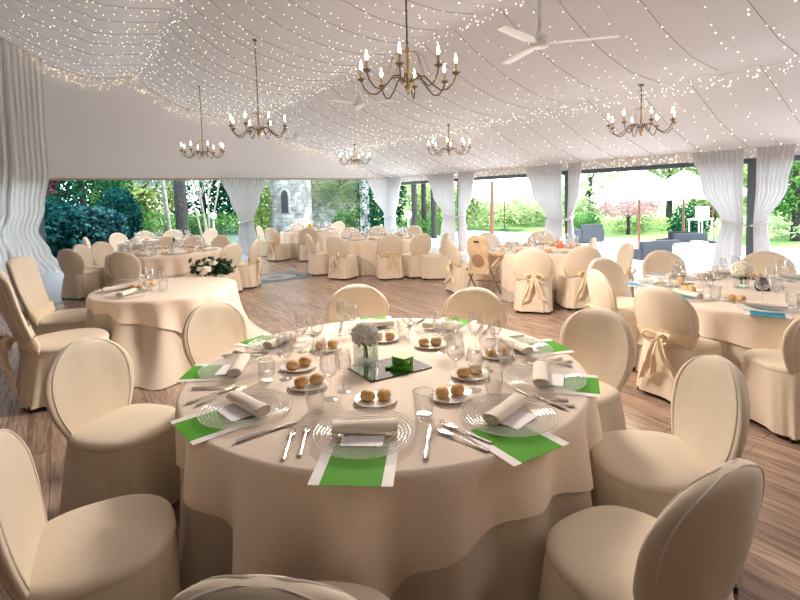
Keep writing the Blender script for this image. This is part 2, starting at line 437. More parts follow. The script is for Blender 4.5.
# ------------------------------------------------------------------ tables with their cloths
def fold(th, d, seed, amp=.075, nf=17):
    if nf < 20: amp = .125
    k = max(0, min(1, d / .7))
    return amp * k ** .65 * (.6 * sin(nf * th + seed) + .3 * sin((nf - 4) * th + 2.1 * seed + 1.3) + .25 * sin(5 * th + seed * 3))
def round_table(c, R, seed, label, flare=.04, top=.755, olabel=None, hem=(.30, .20), corner=0.0, nf=22, omat='cloth', single=False):
    n = 288
    root = empty('banquet_table', (c[0], c[1], 0)); tag(root, label, 'table')
    b = B(); b.lathe([(R - .03, top - .035), (R - .02, top - .006), (R - .05, top - .004)], 48); b.out('tabletop', 'wood', root)
    b = B(); b.lathe([(.30, 0), (.30, .03), (.06, .06), (.05, top - .04), (.3, top - .034)], 20); b.out('pedestal', 'iron', root)
    b = B(); rings = [[(R * .5 * cos(2 * pi * j / n), R * .5 * sin(2 * pi * j / n), top) for j in range(n)]]
    for r_, z in ((R - .02, top), (R - .005, top - .004), (R, top - .015)):
        rings.append([(r_ * cos(2 * pi * j / n), r_ * sin(2 * pi * j / n), z) for j in range(n)])
    for i in range(1, 13):
        d = (top - .018) * i / 12; ring = []
        for j in range(n):
            th = 2 * pi * j / n; r_ = R + flare * (d / top) ** 3 + fold(th, d, seed, nf=nf); ring.append((r_ * cos(th), r_ * sin(th), max(.008, top - .015 - d)))
        rings.append(ring)
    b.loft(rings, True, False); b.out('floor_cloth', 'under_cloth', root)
    if olabel:
        b = B(); zt = top + .006; ro = R + .012
        rings = [[(ro * .5 * cos(2 * pi * j / n), ro * .5 * sin(2 * pi * j / n), zt) for j in range(n)]]
        for r_, z in ((ro - .025, zt), (ro - .007, zt - .005), (ro, zt - .016)):
            rings.append([(r_ * cos(2 * pi * j / n), r_ * sin(2 * pi * j / n), z) for j in range(n)])
        for i in range(1, 13):
            ring = []
            for j in range(n):
                th = 2 * pi * j / n
                q = abs(((th - corner) + pi / 4) % (pi / 2) - pi / 4)       # angle from nearest corner
                if single: q = abs(((th - corner) + pi) % (2 * pi) - pi) * .30
                drop = hem[0] + hem[1] * exp(-(q / .32) ** 2) + .015 * sin(9 * th + seed)
                d = drop * i / 12; r_ = ro + flare * (d / top) ** 3 + fold(th, d, seed, nf=nf) + .004 + .012 * exp(-(q / .2) ** 2) * i / 12
                ring.append((r_ * cos(th), r_ * sin(th), zt - .016 - d))
            rings.append(ring)
        b.loft(rings, True, False); o = b.out('overlay_tablecloth', omat); o.location = (c[0], c[1], 0)
        tag(o, olabel, 'tablecloth')
    return root
ZT = .7625
T1, R1 = (1.518, 2.343), 1.11
T2, R2 = (.97, 6.12), .76
T3, R3 = (1.75, 10.75), 1.05
T4, R4 = (2.2, 14.0), 1.0
T5, R5 = (6.45, 14.0), .95
T6, R6 = (6.35, 9.98), 1.02
T7, R7 = (6.88, 5.62), 1.0
T8, R8 = (5.44, 1.78), 1.08
round_table(T1, R1, 1.0, 'large round table nearest the camera, greige floor-length cloth under the ivory overlay', olabel='ivory square overlay cloth draped over the large green-set table in the foreground', hem=(.25, .33), corner=radians(-135), flare=.03, nf=19)
round_table(T2, R2, 2.2, 'small round table at left whose long pale cloth puddles on the planks', olabel='pale overlay cloth with a pointed corner on the small rose-spray table', hem=(.10, .36), corner=radians(-52), flare=.42, top=.765, nf=14, single=True)
round_table(T3, R3, 3.1, 'round table at far left in front of the dark hedge, behind the rose-spray table', olabel='ivory overlay cloth on the far left table before the dark hedge', corner=1.0)
round_table(T4, R4, 4.4, 'rearmost left table surrounded by white-lit chairs, near the tall dark trunk', olabel='sunlit white overlay cloth on the rearmost left table', corner=.3)
round_table(T5, R5, 5.7, 'rear table in front of the stone tower, past the floor mosaic', olabel='ivory overlay cloth on the rear table in front of the stone tower', hem=(.28, .3), corner=radians(-95))
round_table(T6, R6, 6.3, 'round table in the middle distance, right of the floor mosaic', olabel='overlay cloth with pointed corners on the mid-distance table right of the mosaic', hem=(.28, .30), corner=radians(-120))
round_table(T7, R7, 7.9, 'round table with the baby high chair drawn up to it', olabel='ivory overlay cloth on the table beside the baby high chair', hem=(.0, .0) if 0 else (.5, .1), corner=.5)
round_table(T8, R8, 8.8, 'large round table at the right edge set with teal cards', olabel='long ivory overlay cloth on the right-hand table set with teal cards', hem=(.24, .24), corner=radians(-128))

# chairs round the foreground table
t1 = [((210, 303), 'cream covered chair behind the left rear of the green-set table, right of the puddled cloth', 0),
      ((356, 285), 'cream covered chair straight behind the flower vase on the foreground table', 0),
      ((476, 288), 'cream covered chair behind the wine glasses at the rear right of the foreground table', 0),
      ((602, 309), 'cream covered chair at the right of the foreground table, a green mat touching its back', 14),
      ((722, 360), 'cream chair with its round seat in full view, right of the foreground table', 16),
      ((728, 468), 'nearest cream chair at lower right, seen from behind its leaning back', -7),
      ((262, 582), 'cream chair at the bottom edge, only its back rim and seat edge showing', 0),
      ((-16, 440), 'cream chair at lower left corner with its big oval seat in view', -12),
      ((80, 341), 'cream chair left of the foreground table, its pale back lit from the windows', -15)]
for (px, l, da) in t1:
    x, y = at(px[0], px[1], .95); a = atan2(T1[1] - y, T1[0] - x) + radians(da)
    chair(x + .30 * cos(a), y + .30 * sin(a), a - pi / 2, l)
def ring(T, R, px, side, d=.40):
    best = None
    for k in range(720):
        a = 2 * pi * k / 720; p = (T[0] + (R + d) * cos(a), T[1] + (R + d) * sin(a), .5)
        near = (p[0] - T[0]) * sin(PSI) + (p[1] - T[1]) * cos(PSI) < 0
        if near == (side == 'n'):
            e = abs(proj(p)[0] - px)
            if best is None or e < best[0]: best = (e, p)
    return best[1]
def chairs(T, R, items):
    for it in items:
        px, side, label = it[:3]; sash = it[3] if len(it) > 3 else False; d = it[4] if len(it) > 4 else .42
        p = ring(T, R, px, side, d); chair(p[0], p[1], face(p[0], p[1], *T), label, None, sash)
for px_, py_, f_, l in ((70, 318, -14, 'tall wide-backed cream chair at the left edge, the farther one beside the small table'), (66, 342, 6, 'tall cream chair at the left edge with a tied bow behind, nearer than the other')):
    p = at(px_, py_, .48); chairT.put((p[0], p[1], 0), radians(f_) - pi / 2, l, 'chair').scale = (1.32, 1.25, 1.06)
chairs(T3, R3, [(131, 'n', 'cream chair back showing just behind the small left table'),
                (222, 'n', 'cream chair just behind the white rose spray'), (249, 'n', 'cream chair seen side-on at the right end of the far left table', True, .5),
                (93, 'f', 'thin side-on chair at the left end of the far left table'), (112, 'f', 'shaded tan chair back below the white-lit chairs at far left'),
                (214, 'f', 'tan chair back above the rose spray at the far left table', False, .3), (168, 'f', 'cream chair facing us across the middle of the far left table')])
chairs(T4, R4, [(100, 'n', 'white-lit chair leaning before the dark hedge, leftmost of the rearmost table'), (125, 'f', 'sunlit white chair at the back of the rearmost left table', False, .4),
                (148, 'f', 'sunlit white chair beside the dark trunk at the rearmost left table', False, .4), (172, 'f', 'sunlit white chair right of the trunk at the rearmost left table', False, .4),
                (190, 'n', 'white chair at the right of the rearmost left table, nearer the far curtain'), (205, 'f', 'white chair at the right rear of the rearmost left table, before the green lawn', False, .5)])
chairs(T5, R5, [(262, 'f', 'white chair side-on beside the far curtain, at the tower table'), (279, 'n', 'cream chair with sash at the near left of the tower table', True), (309, 'n', 'cream chair with its back to us at the near right of the tower table', True),
                (300, 'f', 'white-lit chair at the back of the tower table before the stone tower', False, .4), (335, 'f', 'white-lit chair at the right rear of the tower table', False, .4)])
chairs(T6, R6, [(321, 'n', 'cream chair seen side-on at the left of the mid-distance table'), (343, 'n', 'cream chair with a hanging sash left of the mid-distance table centre', True), (389, 'n', 'cream chair with an orange-tinged sash at the centre of the mid-distance table', True),
                (415, 'n', 'cream chair whose white back catches the window light, right of the mid-distance table', False, .50),
                (409, 'f', 'tan-backed chair facing us behind the mid-distance table, below the globe lamp', False, .3), (378, 'f', 'white-lit chair at the back of the mid-distance table', False, .3), (355, 'f', 'white-lit chair at the left rear of the mid-distance table', False, .3)])
chairs(T7, R7, [(533, 'n', 'cream chair with a long sash at the front of the high chair table', True), 
                (495, 'f', 'white-lit chair back showing behind the high chair tray', False, .3), (541, 'f', 'white-lit chair back facing us across the high chair table', False, .3), 
                ])
chairs(T8, R8, [
                (674, 'f', 'cream chair back facing us across the teal-set table, below the outdoor buffet', False, .34), (765, 'f', 'wide cream chair back facing us behind the black box on the teal-set table', False, .34)])

def spot(px, py, h, deg, label, sash=False, back=0):
    x, y = at(px, py, h); a = radians(deg); chair(x + back * cos(a), y + back * sin(a), a - pi / 2, label, None, sash)
def to(px, py, h, T): x, y = at(px, py, h); return math.degrees(atan2(T[1] - y, T[0] - x))
spot(84, 297, 0, 42, 'cream chair before the dark hedge at far left, its back turned to the tall chairs')
spot(622, 302, .48, to(622, 302, .48, T8) - 22, 'white-lit chair with open seat at the far left of the teal-set table')
spot(624, 315, .48, to(624, 315, .48, T8) + 16, 'tan side-on chair at the left of the teal-set table', True)
spot(465, 291, 0, -16, 'cream chair seen side-on left of the baby high chair', True)
spot(681, 393, 0, to(681, 393, 0, T8), 'cream chair with a tied sash at the front of the teal-set table', True)
spot(790, 424, 0, 60, 'cream chair cut by the right edge of the photo')
spot(434, 278, 0, 150, 'rightmost chair of the mid-distance table, seen side-on by the curtains', True)
spot(629, 243, .95, 140, 'white chair in the window light, left of the grey wicker sofa', True, .3)
spot(577, 306, 0, to(577, 306, 0, T7) - 12, 'cream chair at the right front of the high chair table, angled away', True)
spot(594, 238, .95, to(594, 238, .95, T7), 'white-lit chair at the right rear of the high chair table', False, .3)

# ------------------------------------------------------------------ tableware prototypes
def p_wine(h=.21, rb=.042, name='wine_glass'):
    o = empty(name); s = h * .45
    b = B(); b.lathe([(.034, 0), (.034, .002), (.012, .006), (.005, .012), (.004, s * .6), (.0045, s - .004), (.008, s)], 18); b.out('stem', 'wine_glass', o)
    b = B(); b.lathe([(.008, s), (rb * .62, s + .014), (rb * .95, s + .04), (rb, s + .062), (rb * .93, s + .09), (rb * .80, h), (rb * .77, h), (rb * .90, s + .09), (rb * .97, s + .062), (rb * .9, s + .04), (rb * .55, s + .016), (.004, s + .006)], 22, cap0=False); b.out('bowl', 'wine_glass', o)
    return o
wine = Proto(lambda: p_wine(.25, .05)); wine2 = Proto(lambda: p_wine(.215, .042))
def p_tumbler():
    o = empty('tumbler'); n = 40
    def rr(j, r, z): return r * (1 + (.02 * cos(j * 2 * pi * 10 / n) if .012 < z < .075 else 0))
    b = B(); prof = [(.035, 0), (.038, .004), (.039, .012), (.042, .04), (.045, .08), (.048, .122)]
    inn = [(.0455, .122), (.0425, .08), (.0395, .04), (.036, .016), (.005, .014)]
    b.loft([[(rr(j, r, z) * cos(2 * pi * j / n), rr(j, r, z) * sin(2 * pi * j / n), z) for j in range(n)] for r, z in prof + inn]); b.out('glass_wall', 'tumbler_glass', o)
    b = B(); b.tube([(.0468 * cos(2 * pi * j / 24), .0468 * sin(2 * pi * j / 24), .122) for j in range(25)], .0018, 6); b.out('rim', 'tumbler_glass', o)
    return o
tumbler = Proto(p_tumbler)
def p_plate():
    o = empty('bread_plate'); b = B()
    b.lathe([(.045, 0), (.05, .003), (.075, .005), (.104, .014), (.105, .016), (.075, .0085), (.045, .007), (.004, .0065)], 32); b.out('dish', 'porcelain', o)
    b = B(); b.tube([(.1045 * cos(2 * pi * j / 32), .1045 * sin(2 * pi * j / 32), .0155) for j in range(33)], .0012, 6); b.out('rim', 'porcelain', o)
    return o
plate = Proto(p_plate)
def p_roll():
    o = B(); rnd = random.Random(4); n, m = 20, 12; rings = []
    for i in range(m + 1):
        a = pi * min(max(i, .05), m - .05) / m; ring = []
        for j in range(n):
            t = 2 * pi * j / n; k = 1 + .03 * sin(3 * t + a * 2) + .015 * sin(7 * t)
            z = -cos(a); z = z * (.55 if z < 0 else 1.0)
            ring.append((.040 * sin(a) ** .8 * cos(t) * k, .034 * sin(a) ** .8 * sin(t) * k, .018 + .033 * z))
        rings.append(ring)
    o.loft(rings); return o.out('bread_roll', 'bread')
roll = Proto(p_roll)
def p_charger():
    o = empty('charger_plate'); b = B(); prof = [(.08, 0), (.10, .0015)]
    for i in range(6):
        r = .118 + i * .0155; prof += [(r - .006, .003 + .0016 * i), (r, .0072 + .0016 * i), (r + .006, .003 + .0016 * i + .0008)]
    prof += [(.212, .016), (.213, .018), (.205, .0165), (.12, .0085), (.004, .004)]
    b.lathe(prof, 64); b.out('dish', 'charger_glass', o)
    b = B()
    for rr_, z in ((.118, .0085), (.1335, .0100), (.149, .0116), (.1645, .0132), (.180, .0148), (.1955, .0164), (.211, .018)):
        b.tube([(rr_ * cos(2 * pi * j / 64), rr_ * sin(2 * pi * j / 64), z + .001 * (j % 2)) for j in range(65)], .0022, 5)
    b.out('beading', 'bead_glass', o)
    return o
charger = Proto(p_charger)
def p_napkin():
    b = B(); rings = []
    for i in range(11):
        x = -.135 + .027 * i; ring = []
        for j in range(20):
            t = 2 * pi * j / 20; r = 1 + .05 * sin(3 * t + i * .5)
            ring.append((x, .039 * cos(t) * r, .024 + .0235 * sin(t) * r * (.97 if sin(t) < 0 else 1)))
        rings.append(ring)
    b.loft(rings, False, False)
    for xe, sg in ((-.135, 1), (.135, -1)):       # spiral of folded layers at each end
        pts = []
        for i in range(40):
            t = i * .42; r = 1 - i / 46; pts.append((xe + sg * .004, .036 * r * cos(t), .024 + .021 * r * sin(t)))
        b.tube(pts, .0026, 5)
        b.add([(xe + sg * .006, .038 * cos(2 * pi * j / 16), .024 + .0225 * sin(2 * pi * j / 16)) for j in range(16)], [tuple(range(16))])
    return b.out('rolled_napkin', 'napkin')
napkin = Proto(p_napkin)
def p_mat(col):
    def f():
        b = B(); z0, z1 = 0, .0012
        b.cm = 0; b.box(-.148, -.108, -.21, .09, z0, z1); b.box(.108, .148, -.21, .09, z0, z1)
        b.cm = 1; b.box(-.108, .108, -.21, .09, z0, z1)
        return b.out('paper_placemat', None, None, False, ['paper', col])
    return f
mat_g = Proto(p_mat('green')); mat_t = Proto(p_mat('teal'))
def p_card():
    b = B(); b.box(-.085, .085, -.05, .05, 0, .002); return b.out('menu_card', 'paper', None, False)
card = Proto(p_card)
def p_fork():
    o = empty('fork'); b = B()
    b.tube([(0, -.105, .004), (0, -.09, .004), (0, -.02, .006), (0, .035, .010)], [.0075, .0085, .0045, .004], 8, flat=.35); b.out('handle', 'steel', o)
    b = B(); b.tube([(0, .03, .010), (0, .042, .008), (0, .06, .006)], [.004, .011, .0125], 8, flat=.2)
    for x in (-.0098, -.0033, .0033, .0098): b.tube([(x, .058, .006), (x, .085, .006), (x * .95, .108, .011)], [.0022, .002, .0012], 6)
    b.out('tines', 'steel', o); o.scale = (1.25, 1.25, 1.25); return o
fork = Proto(p_fork)
def p_knife():
    o = empty('knife'); b = B()
    b.tube([(0, -.12, .005), (0, -.1, .006), (0, -.02, .006), (0, 0, .005)], [.008, .0095, .007, .006], 8, flat=.5); b.out('handle', 'steel', o)
    b = B(); b.tube([(0, -.002, .004), (.002, .05, .004), (.003, .09, .004), (.001, .118, .004)], [.008, .0105, .010, .003], 8, flat=.15); b.out('blade', 'steel', o); o.scale = (1.2, 1.2, 1.2); return o
knife = Proto(p_knife)

# place settings on the foreground table
def local(T, a, r, t): return (T[0] + r * cos(a) - t * sin(a), T[1] + r * sin(a) + t * cos(a))
sets = [(-129.5, .845, 'nearest setting, bottom centre', 0), (-87, .90, 'right-front setting with the tilted napkin', 8), (-55, .88, 'setting before the round-seated right-hand chair', 0), (-21, .84, 'right setting beside the pale chair', 0),
        (26, .80, 'rear right setting', 0), (62, .82, 'rear centre setting behind the vase', 0), (113, .86, 'rear left setting', 0), (147, .86, 'left setting before the puddled cloth', 0), (-173, .86, 'left-front setting at the table edge', 0)]
Z1 = ZT + .0005
for (deg, r, nm, jit) in sets:
    a = radians(deg); rz = a - pi / 2 + pi      # local +Y towards the table centre
    rj = rz + radians(jit)
    dm = radians({-87: -7}.get(deg, 0)); p = local(T1, a + dm, .985 if deg in (-129.5, -87) else .945, 0); mat_g.put((p[0], p[1], Z1), rz + dm, 'white paper mat with a green panel, under the %s' % nm, 'placemat')
    p = local(T1, a, r, 0); charger.put((p[0], p[1], Z1 + .0015), rz, 'beaded clear glass charger of the %s' % nm, 'plate')
    p = local(T1, a, r + .055, .0); card.put((p[0], p[1], Z1 + .0105), rj, 'small white card under the napkin of the %s' % nm, 'card')
    p = local(T1, a, r - .01, .0); napkin.put((p[0], p[1], Z1 + .0125), rj + .08, 'rolled ivory napkin on the %s' % nm, 'napkin')
    for k, t in enumerate((.245, .30)):
        p = local(T1, a, .88 + .03 * k, t * (-1)); fork.put((p[0], p[1], Z1), rz + .12, '%s fork at the left of the %s' % (('inner', 'outer')[k], nm), 'fork')
    p = local(T1, a, .88, .26); knife.put((p[0], p[1], Z1), rz - .05, 'dinner knife at the right of the %s' % nm, 'knife')
def on(px, py, z=Z1): x, y = at(px, py, z); return (x, y, z)
for px, l in (((424, 418), 'ribbed tumbler front and centre, right of the nearest bread plate'), ((316, 411), 'ribbed tumbler left of the nearest bread plate'), ((267, 381), 'ribbed tumbler at the left beside the rolled napkins'),
              ((494, 394), 'ribbed tumbler right of the two wine glasses'), ((506, 364), 'ribbed tumbler before the right-hand charger'), ((404, 338), 'ribbed tumbler at the rear edge behind the green box'), ((290, 346), 'ribbed tumbler at the rear left'), ((448, 338), 'ribbed tumbler at the rear right')):
    tumbler.put(on(*px), 0, l + ' on the foreground table', 'glass')
for k, (px, l) in enumerate((((331, 399), 'wine glass just left of the vase, behind the left tumbler'), ((344, 391), 'wine glass at the left corner of the mirror'), ((286, 379), 'wine glass by the left bread plate'), ((320, 377), 'wine glass between the two left bread plates'),
              ((302, 352), 'wine glass at the rear left, left one of two'), ((318, 350), 'wine glass at the rear left, right one of two'), ((342, 335), 'wine glass behind the vase, left one'), ((353, 334), 'wine glass behind the vase, right one'),
              ((456, 382), 'tall wine glass right of the mirror, left of a pair'), ((475, 390), 'wine glass right of the mirror, right of a pair'), ((441, 352), 'wine glass by the rear right bread plate'), ((455, 347), 'wine glass at the rear right rim'),
              ((476, 352), 'wine glass before the rear right chair, left one'), ((495, 352), 'wine glass before the rear right chair, right one'), ((488, 371), 'wine glass behind the right ribbed tumbler'))):
    (wine if k % 2 == 0 else wine2).put(on(*px), 0, l + ', foreground table', 'glass')
for px, l, ra in (((376, 401), 'nearest bread plate', .2), ((450, 397), 'bread plate left of the right tumbler', .9), ((299, 368), 'left bread plate by the wine glasses', 2.2), ((309, 386), 'bread plate behind the left tumbler', 1.2),
                  ((430, 346), 'rear right bread plate', .3), ((327, 349), 'rear left bread plate', .8), ((470, 376), 'bread plate seen through the wine glasses', 1.5), ((384, 340), 'bread plate hidden behind the vase', .1), ((497, 356), 'bread plate by the rear right napkin', 0)):
    x, y, z = on(*px); plate.put((x, y, z), 0, 'white %s on the foreground table' % l, 'plate')
    ax = atan2(rt.y, rt.x) + ra * .35
    for sg, w in ((-1, 'left'), (1, 'right')):
        roll.put((x + sg * .041 * cos(ax), y + sg * .041 * sin(ax), z + .0075), random.random() * 6, 'golden bread roll, %s one on the %s' % (w, l), 'bread roll')

# centrepiece
mp0, mp1, mp2 = Vector((*at(347.5, 368, Z1), 0)), Vector((*at(371.5, 382.5, Z1), 0)), Vector((*at(432, 368, Z1), 0))
e1 = (mp0 - mp1); e2 = (mp2 - mp1)
mirror = B(); q = [mp1, mp2, mp2 + e1, mp0]
root = empty('centerpiece_mirror', (*(sum(q, Vector()) / 4).to_2d(), Z1)); tag(root, 'square mirror tile under the vase in the middle of the foreground table', 'mirror')
cen = sum(q, Vector()) / 4
b = B(); b.add([(p - cen).to_2d().to_3d() + Vector((0, 0, z)) for z in (0, .004) for p in q], [(0, 3, 2, 1), (0, 1, 5, 4), (1, 2, 6, 5), (2, 3, 7, 6), (3, 0, 4, 7)]); b.out('edge', 'mirror_edge', root, False)
b = B(); b.add([(p - cen).to_2d().to_3d() + Vector((0, 0, .006)) for p in q], [(0, 3, 2, 1)]); b.out('mirror_face', 'mirror', root, False)
ZM = Z1 + .0065
vx, vy = at(366, 362, ZM)
v = empty('flower_vase', (vx, vy, ZM)); tag(v, 'clear glass cylinder vase half full of water on the mirror tile', 'vase')
b = B(); b.lathe([(.070, 0), (.075, .006), (.075, .17), (.0725, .17), (.072, .01), (.005, .008)], 40); b.out('glass_wall', 'vase_glass', v)
b = B(); b.lathe([(.0715, .011), (.0715, .085), (.003, .085)], 32); b.out('water', 'water', v)
fl = empty('flower_posy', (vx, vy, ZM + .011)); tag(fl, 'round posy of tiny white flowers standing in the glass vase', 'flowers')
b = B(); rnd = random.Random(2)
for i in range(460):
    u, t = rnd.uniform(-.45, 1), rnd.uniform(0, 2 * pi); s = sqrt(1 - u * u); k = rnd.uniform(.88, 1.06)
    b.ball((.074 * k * s * cos(t), .074 * k * s * sin(t), .152 + .064 * k * u), rnd.uniform(.007, .012), n=8, m=6)
b.out('blossom', 'petal_sheer', fl)['kind'] = 'stuff'
b = B(); b.ball((0, 0, .152), .068, .068, .058, 16, 10); b.out('blossom_core', 'petal_sheer', fl)
b = B()
for i in range(11):
    t = i * 2 * pi / 11; c_ = Vector((.052 * cos(t), .052 * sin(t), .118 + .006 * (i % 2))); d = Vector((.5 * cos(t + .6), .5 * sin(t + .6), -.8)).normalized(); w = Vector((-sin(t), cos(t), .2))
    b.add([c_ - d * .04, c_ + w * .024 - d * .005, c_ + d * .032, c_ - w * .024 - d * .005], [(0, 1, 2, 3)])
b.out('leaf_collar', 'leaf_dark', fl)
b = B(); b.tube([(0, 0, .13), (.005, 0, .07), (.012, .004, .01)], .007, 8); b.tube([(.005, 0, .13), (-.006, .006, .06), (.0, .014, .012)], .005, 8); b.out('stem', 'green_dark', fl)
# green wedge box, seen as a cut-cake shape
gx, gy = at(401, 368, ZM)
g = empty('favour_box', (gx, gy, ZM), PSI * -1); tag(g, 'green wedge-shaped card favour box on the mirror beside the vase', 'box')
def prism(pts, z0, z1):
    n = len(pts); return [(x, y, z0) for x, y in pts] + [(x, y, z1) for x, y in pts], [tuple(reversed(range(n))), tuple(range(n, 2 * n))] + [(i, (i + 1) % n, n + (i + 1) % n, n + i) for i in range(n)]
b = B(); b.add(*prism([(-.05, .03), (.02, -.03), (.07, .02), (.06, .10), (.0, .10)], 0, .055)); b.out('box_body', 'green_dark', g, False)
b = B(); b.add(*prism([(-.053, .03), (.02, -.033), (.073, .02), (.062, .104), (-.002, .104)], .055, .062)); b.out('lid', 'green_light', g, False)
b = B(); b.add(*prism([(-.09, -.01), (.03, -.055), (.02, -.03), (-.05, .03)], 0, .012)); b.add(*prism([(-.06, -.03), (.055, -.05), (.065, -.01), (.02, -.03)], 0, .02)); b.out('flap', 'green', g, False)
tg = B(); tg.box(.02, .05, -.012, -.008, .03, .045); tg.out('tag', 'paper', g, False)

# settings of the other tables
def far_set(T, R, n, where, ph=0, mats=None, detail=1, skip=()):
    for k in range(n):
        if k in skip: continue
        a = ph + 2 * pi * k / n; rz = a + pi / 2
        gl = 'glassware on the ' + where
        for dr, dt, pr in ((.40, -.02, wine), (.36, .08, wine2)):
            p = local(T, a, R - dr, dt); pr.put((p[0], p[1], Z1), 0, 'stemmed wine glass on the %s' % where, 'glass', 'wine glasses on the ' + where)
        p = local(T, a, R - .33, .17); tumbler.put((p[0], p[1], Z1), 0, 'short ribbed tumbler on the %s' % where, 'glass', 'tumblers on the ' + where)
        p = local(T, a, R - .42, -.20); plate.put((p[0], p[1], Z1), 0, 'small white bread plate with rolls on the %s' % where, 'plate', 'bread plates on the ' + where)
        for sg in (-1, 1):
            roll.put((p[0] + sg * .034 * sin(a), p[1] - sg * .034 * cos(a), Z1 + .0075), a + k, 'golden bread roll on a plate on the %s' % where, 'bread roll', 'bread rolls on the ' + where)
        p = local(T, a, R - .20, 0); napkin.put((p[0], p[1], Z1 + .0125), rz, 'rolled ivory napkin on the %s' % where, 'napkin', 'napkins on the ' + where)
        charger.put((p[0], p[1], Z1 + .001), rz, 'clear glass charger on the %s' % where, 'plate', 'chargers on the ' + where)
        if mats:
            p = local(T, a, R - .13, 0); mats.put((p[0], p[1], Z1 - .0004), rz, 'white paper mat with a teal panel on the %s' % where, 'placemat', 'teal placemats on the right-hand table')
far_set(T8, R8, 9, 'teal-set right-hand table', radians(200), mat_t)
far_set(T7, R7, 8, 'high chair table', radians(210))
far_set(T6, R6, 8, 'mid-distance table right of the mosaic', .3)
far_set(T5, R5, 7, 'rear table before the stone tower', .2)
far_set(T4, R4, 7, 'rearmost left table', .6)
far_set(T3, R3, 8, 'far left table before the hedge', .1)
# two settings on the small left table, facing the two chairs
for a_, w in ((radians(165), 'farther'), (radians(212), 'nearer')):
    z = .7725
    p = local(T2, a_, .50, 0); charger.put((p[0], p[1], z + .001), 0, 'clear glass charger before the %s left-edge chair on the small table' % w, 'plate')
    p = local(T2, a_, .50, 0); napkin.put((p[0], p[1], z + .0125), a_ + .4, 'rolled napkin before the %s left-edge chair on the small table' % w, 'napkin')
    p = local(T2, a_, .20, -.22); plate.put((p[0], p[1], z), 0, 'bread plate by the %s setting of the small left table' % w, 'plate')
    for sg, s_ in ((-1, 'left'), (1, 'right')):
        roll.put((p[0] + sg * .035, p[1], z + .0075), sg, '%s bread roll of the %s setting on the small left table' % (s_, w), 'bread roll')
    for i, (dr, dt) in enumerate(((.22, .02), (.14, .10), (.2, .19))):
        p = local(T2, a_, dr, dt); (wine, wine2, tumbler)[i].put((p[0], p[1], z), 0, 'clear %s by the %s setting of the small left table' % (('tall wine glass', 'smaller wine glass', 'tumbler')[i], w), 'glass')

def leaf_quads(b, pts, size, rnd):
    for c_ in pts:
        d = Vector((rnd.gauss(0, 1), rnd.gauss(0, 1), rnd.gauss(0, .8))).normalized(); w = d.cross(Vector((rnd.gauss(0, 1), rnd.gauss(0, 1), rnd.gauss(0, 1)))).normalized()
        l = size * rnd.uniform(.6, 1.3); c_ = Vector(c_)
        b.add([c_ - d * l * .5, c_ + w * l * .28, c_ + d * l * .5, c_ - w * l * .28], [(0, 1, 2, 3)])
def rose(parent, c, r, mat='rose'):
    r = r * 1.25; c = (c[0], c[1] - .02, c[2] - .005)
    b = B(); b.ball(c, r * .6, r * .6, r * .55, 12, 8)
    for k, (rr_, h, m) in enumerate(((.7, .55, 5), (.95, .35, 6), (1.15, .12, 7))):
        for i in range(m):
            t0 = 2 * pi * i / m + k * .5; pts = []
            for u in range(5):
                for v_ in range(3):
                    t = t0 + (u / 4 - .5) * 1.5; q_ = rr_ * (.75 + .3 * v_ / 2)
                    pts.append((c[0] + r * q_ * cos(t), c[1] + r * q_ * sin(t), c[2] + r * (-.5 + (h + .5) * v_ / 2) - r * .15 * abs(u - 2) * (v_ == 2)))
            b.add(pts, [(u * 3 + v_, u * 3 + v_ + 1, u * 3 + v_ + 4, u * 3 + v_ + 3) for u in range(4) for v_ in range(2)])
    return b.out('rose', mat, parent)
bx, by = at(212, 274, .775)
fr = empty('flower_arrangement', (bx, by, .7725), -PSI); tag(fr, 'white rose spray in dark leaves at the right edge of the small left table', 'flowers')
rnd = random.Random(5); b = B()
leaf_quads(b, [(rnd.gauss(0, .11), rnd.gauss(.01, .06), abs(rnd.gauss(.065, .05)) + .015) for _ in range(900)], .095, rnd); b.out('foliage', 'leaf_dark', fr)
b = B()
leaf_quads(b, [(.20 + rnd.gauss(0, .05), rnd.gauss(-.02, .04), abs(rnd.gauss(.02, .03)) + .02) for _ in range(60)], .07, rnd); b.out('trailing_foliage', 'leaf_dark', fr)
for c_, r_ in (((-.09, -.12, .10), .040), ((.0, -.14, .10), .056), ((-.05, -.14, .05), .038), ((.05, -.05, .17), .045), ((-.10, -.04, .16), .034), ((-.02, -.02, .19), .04)): rose(fr, c_, r_)
# flower ball and black box on the teal-set table
fx, fy = at(741, 287, Z1)
v = empty('flower_vase', (fx, fy, Z1)); tag(v, 'small clear vase in the middle of the teal-set table', 'vase')
b = B(); b.lathe([(.06, 0), (.065, .006), (.065, .13), (.0625, .13), (.062, .01), (.004, .008)], 28); b.out('glass_wall', 'vase_glass', v)
fl = empty('flower_posy', (fx, fy, Z1 + .01)); tag(fl, 'blush round flower ball in the vase of the teal-set table', 'flowers')
b = B(); rnd = random.Random(3)
for i in range(260):
    u, t = rnd.uniform(-.6, 1), rnd.uniform(0, 2 * pi); s = sqrt(1 - u * u); b.ball((.085 * s * cos(t), .085 * s * sin(t), .16 + .08 * u), .011, n=6, m=4)
b.out('blossom', 'rose', fl)['kind'] = 'stuff'
b = B(); b.ball((0, 0, .155), .075, .075, .07, 14, 8); b.out('blossom_core', 'rose', fl)
b = B(); leaf_quads(b, [(rnd.gauss(0, .04), rnd.gauss(0, .04), .085) for _ in range(25)], .05, rnd); b.out('leaf_collar', 'leaf_dark', fl)
b = B(); b.tube([(0, 0, .12), (.006, 0, .02)], .008, 8); b.out('stem', 'green_dark', fl)
kx, ky = at(762, 290, Z1)
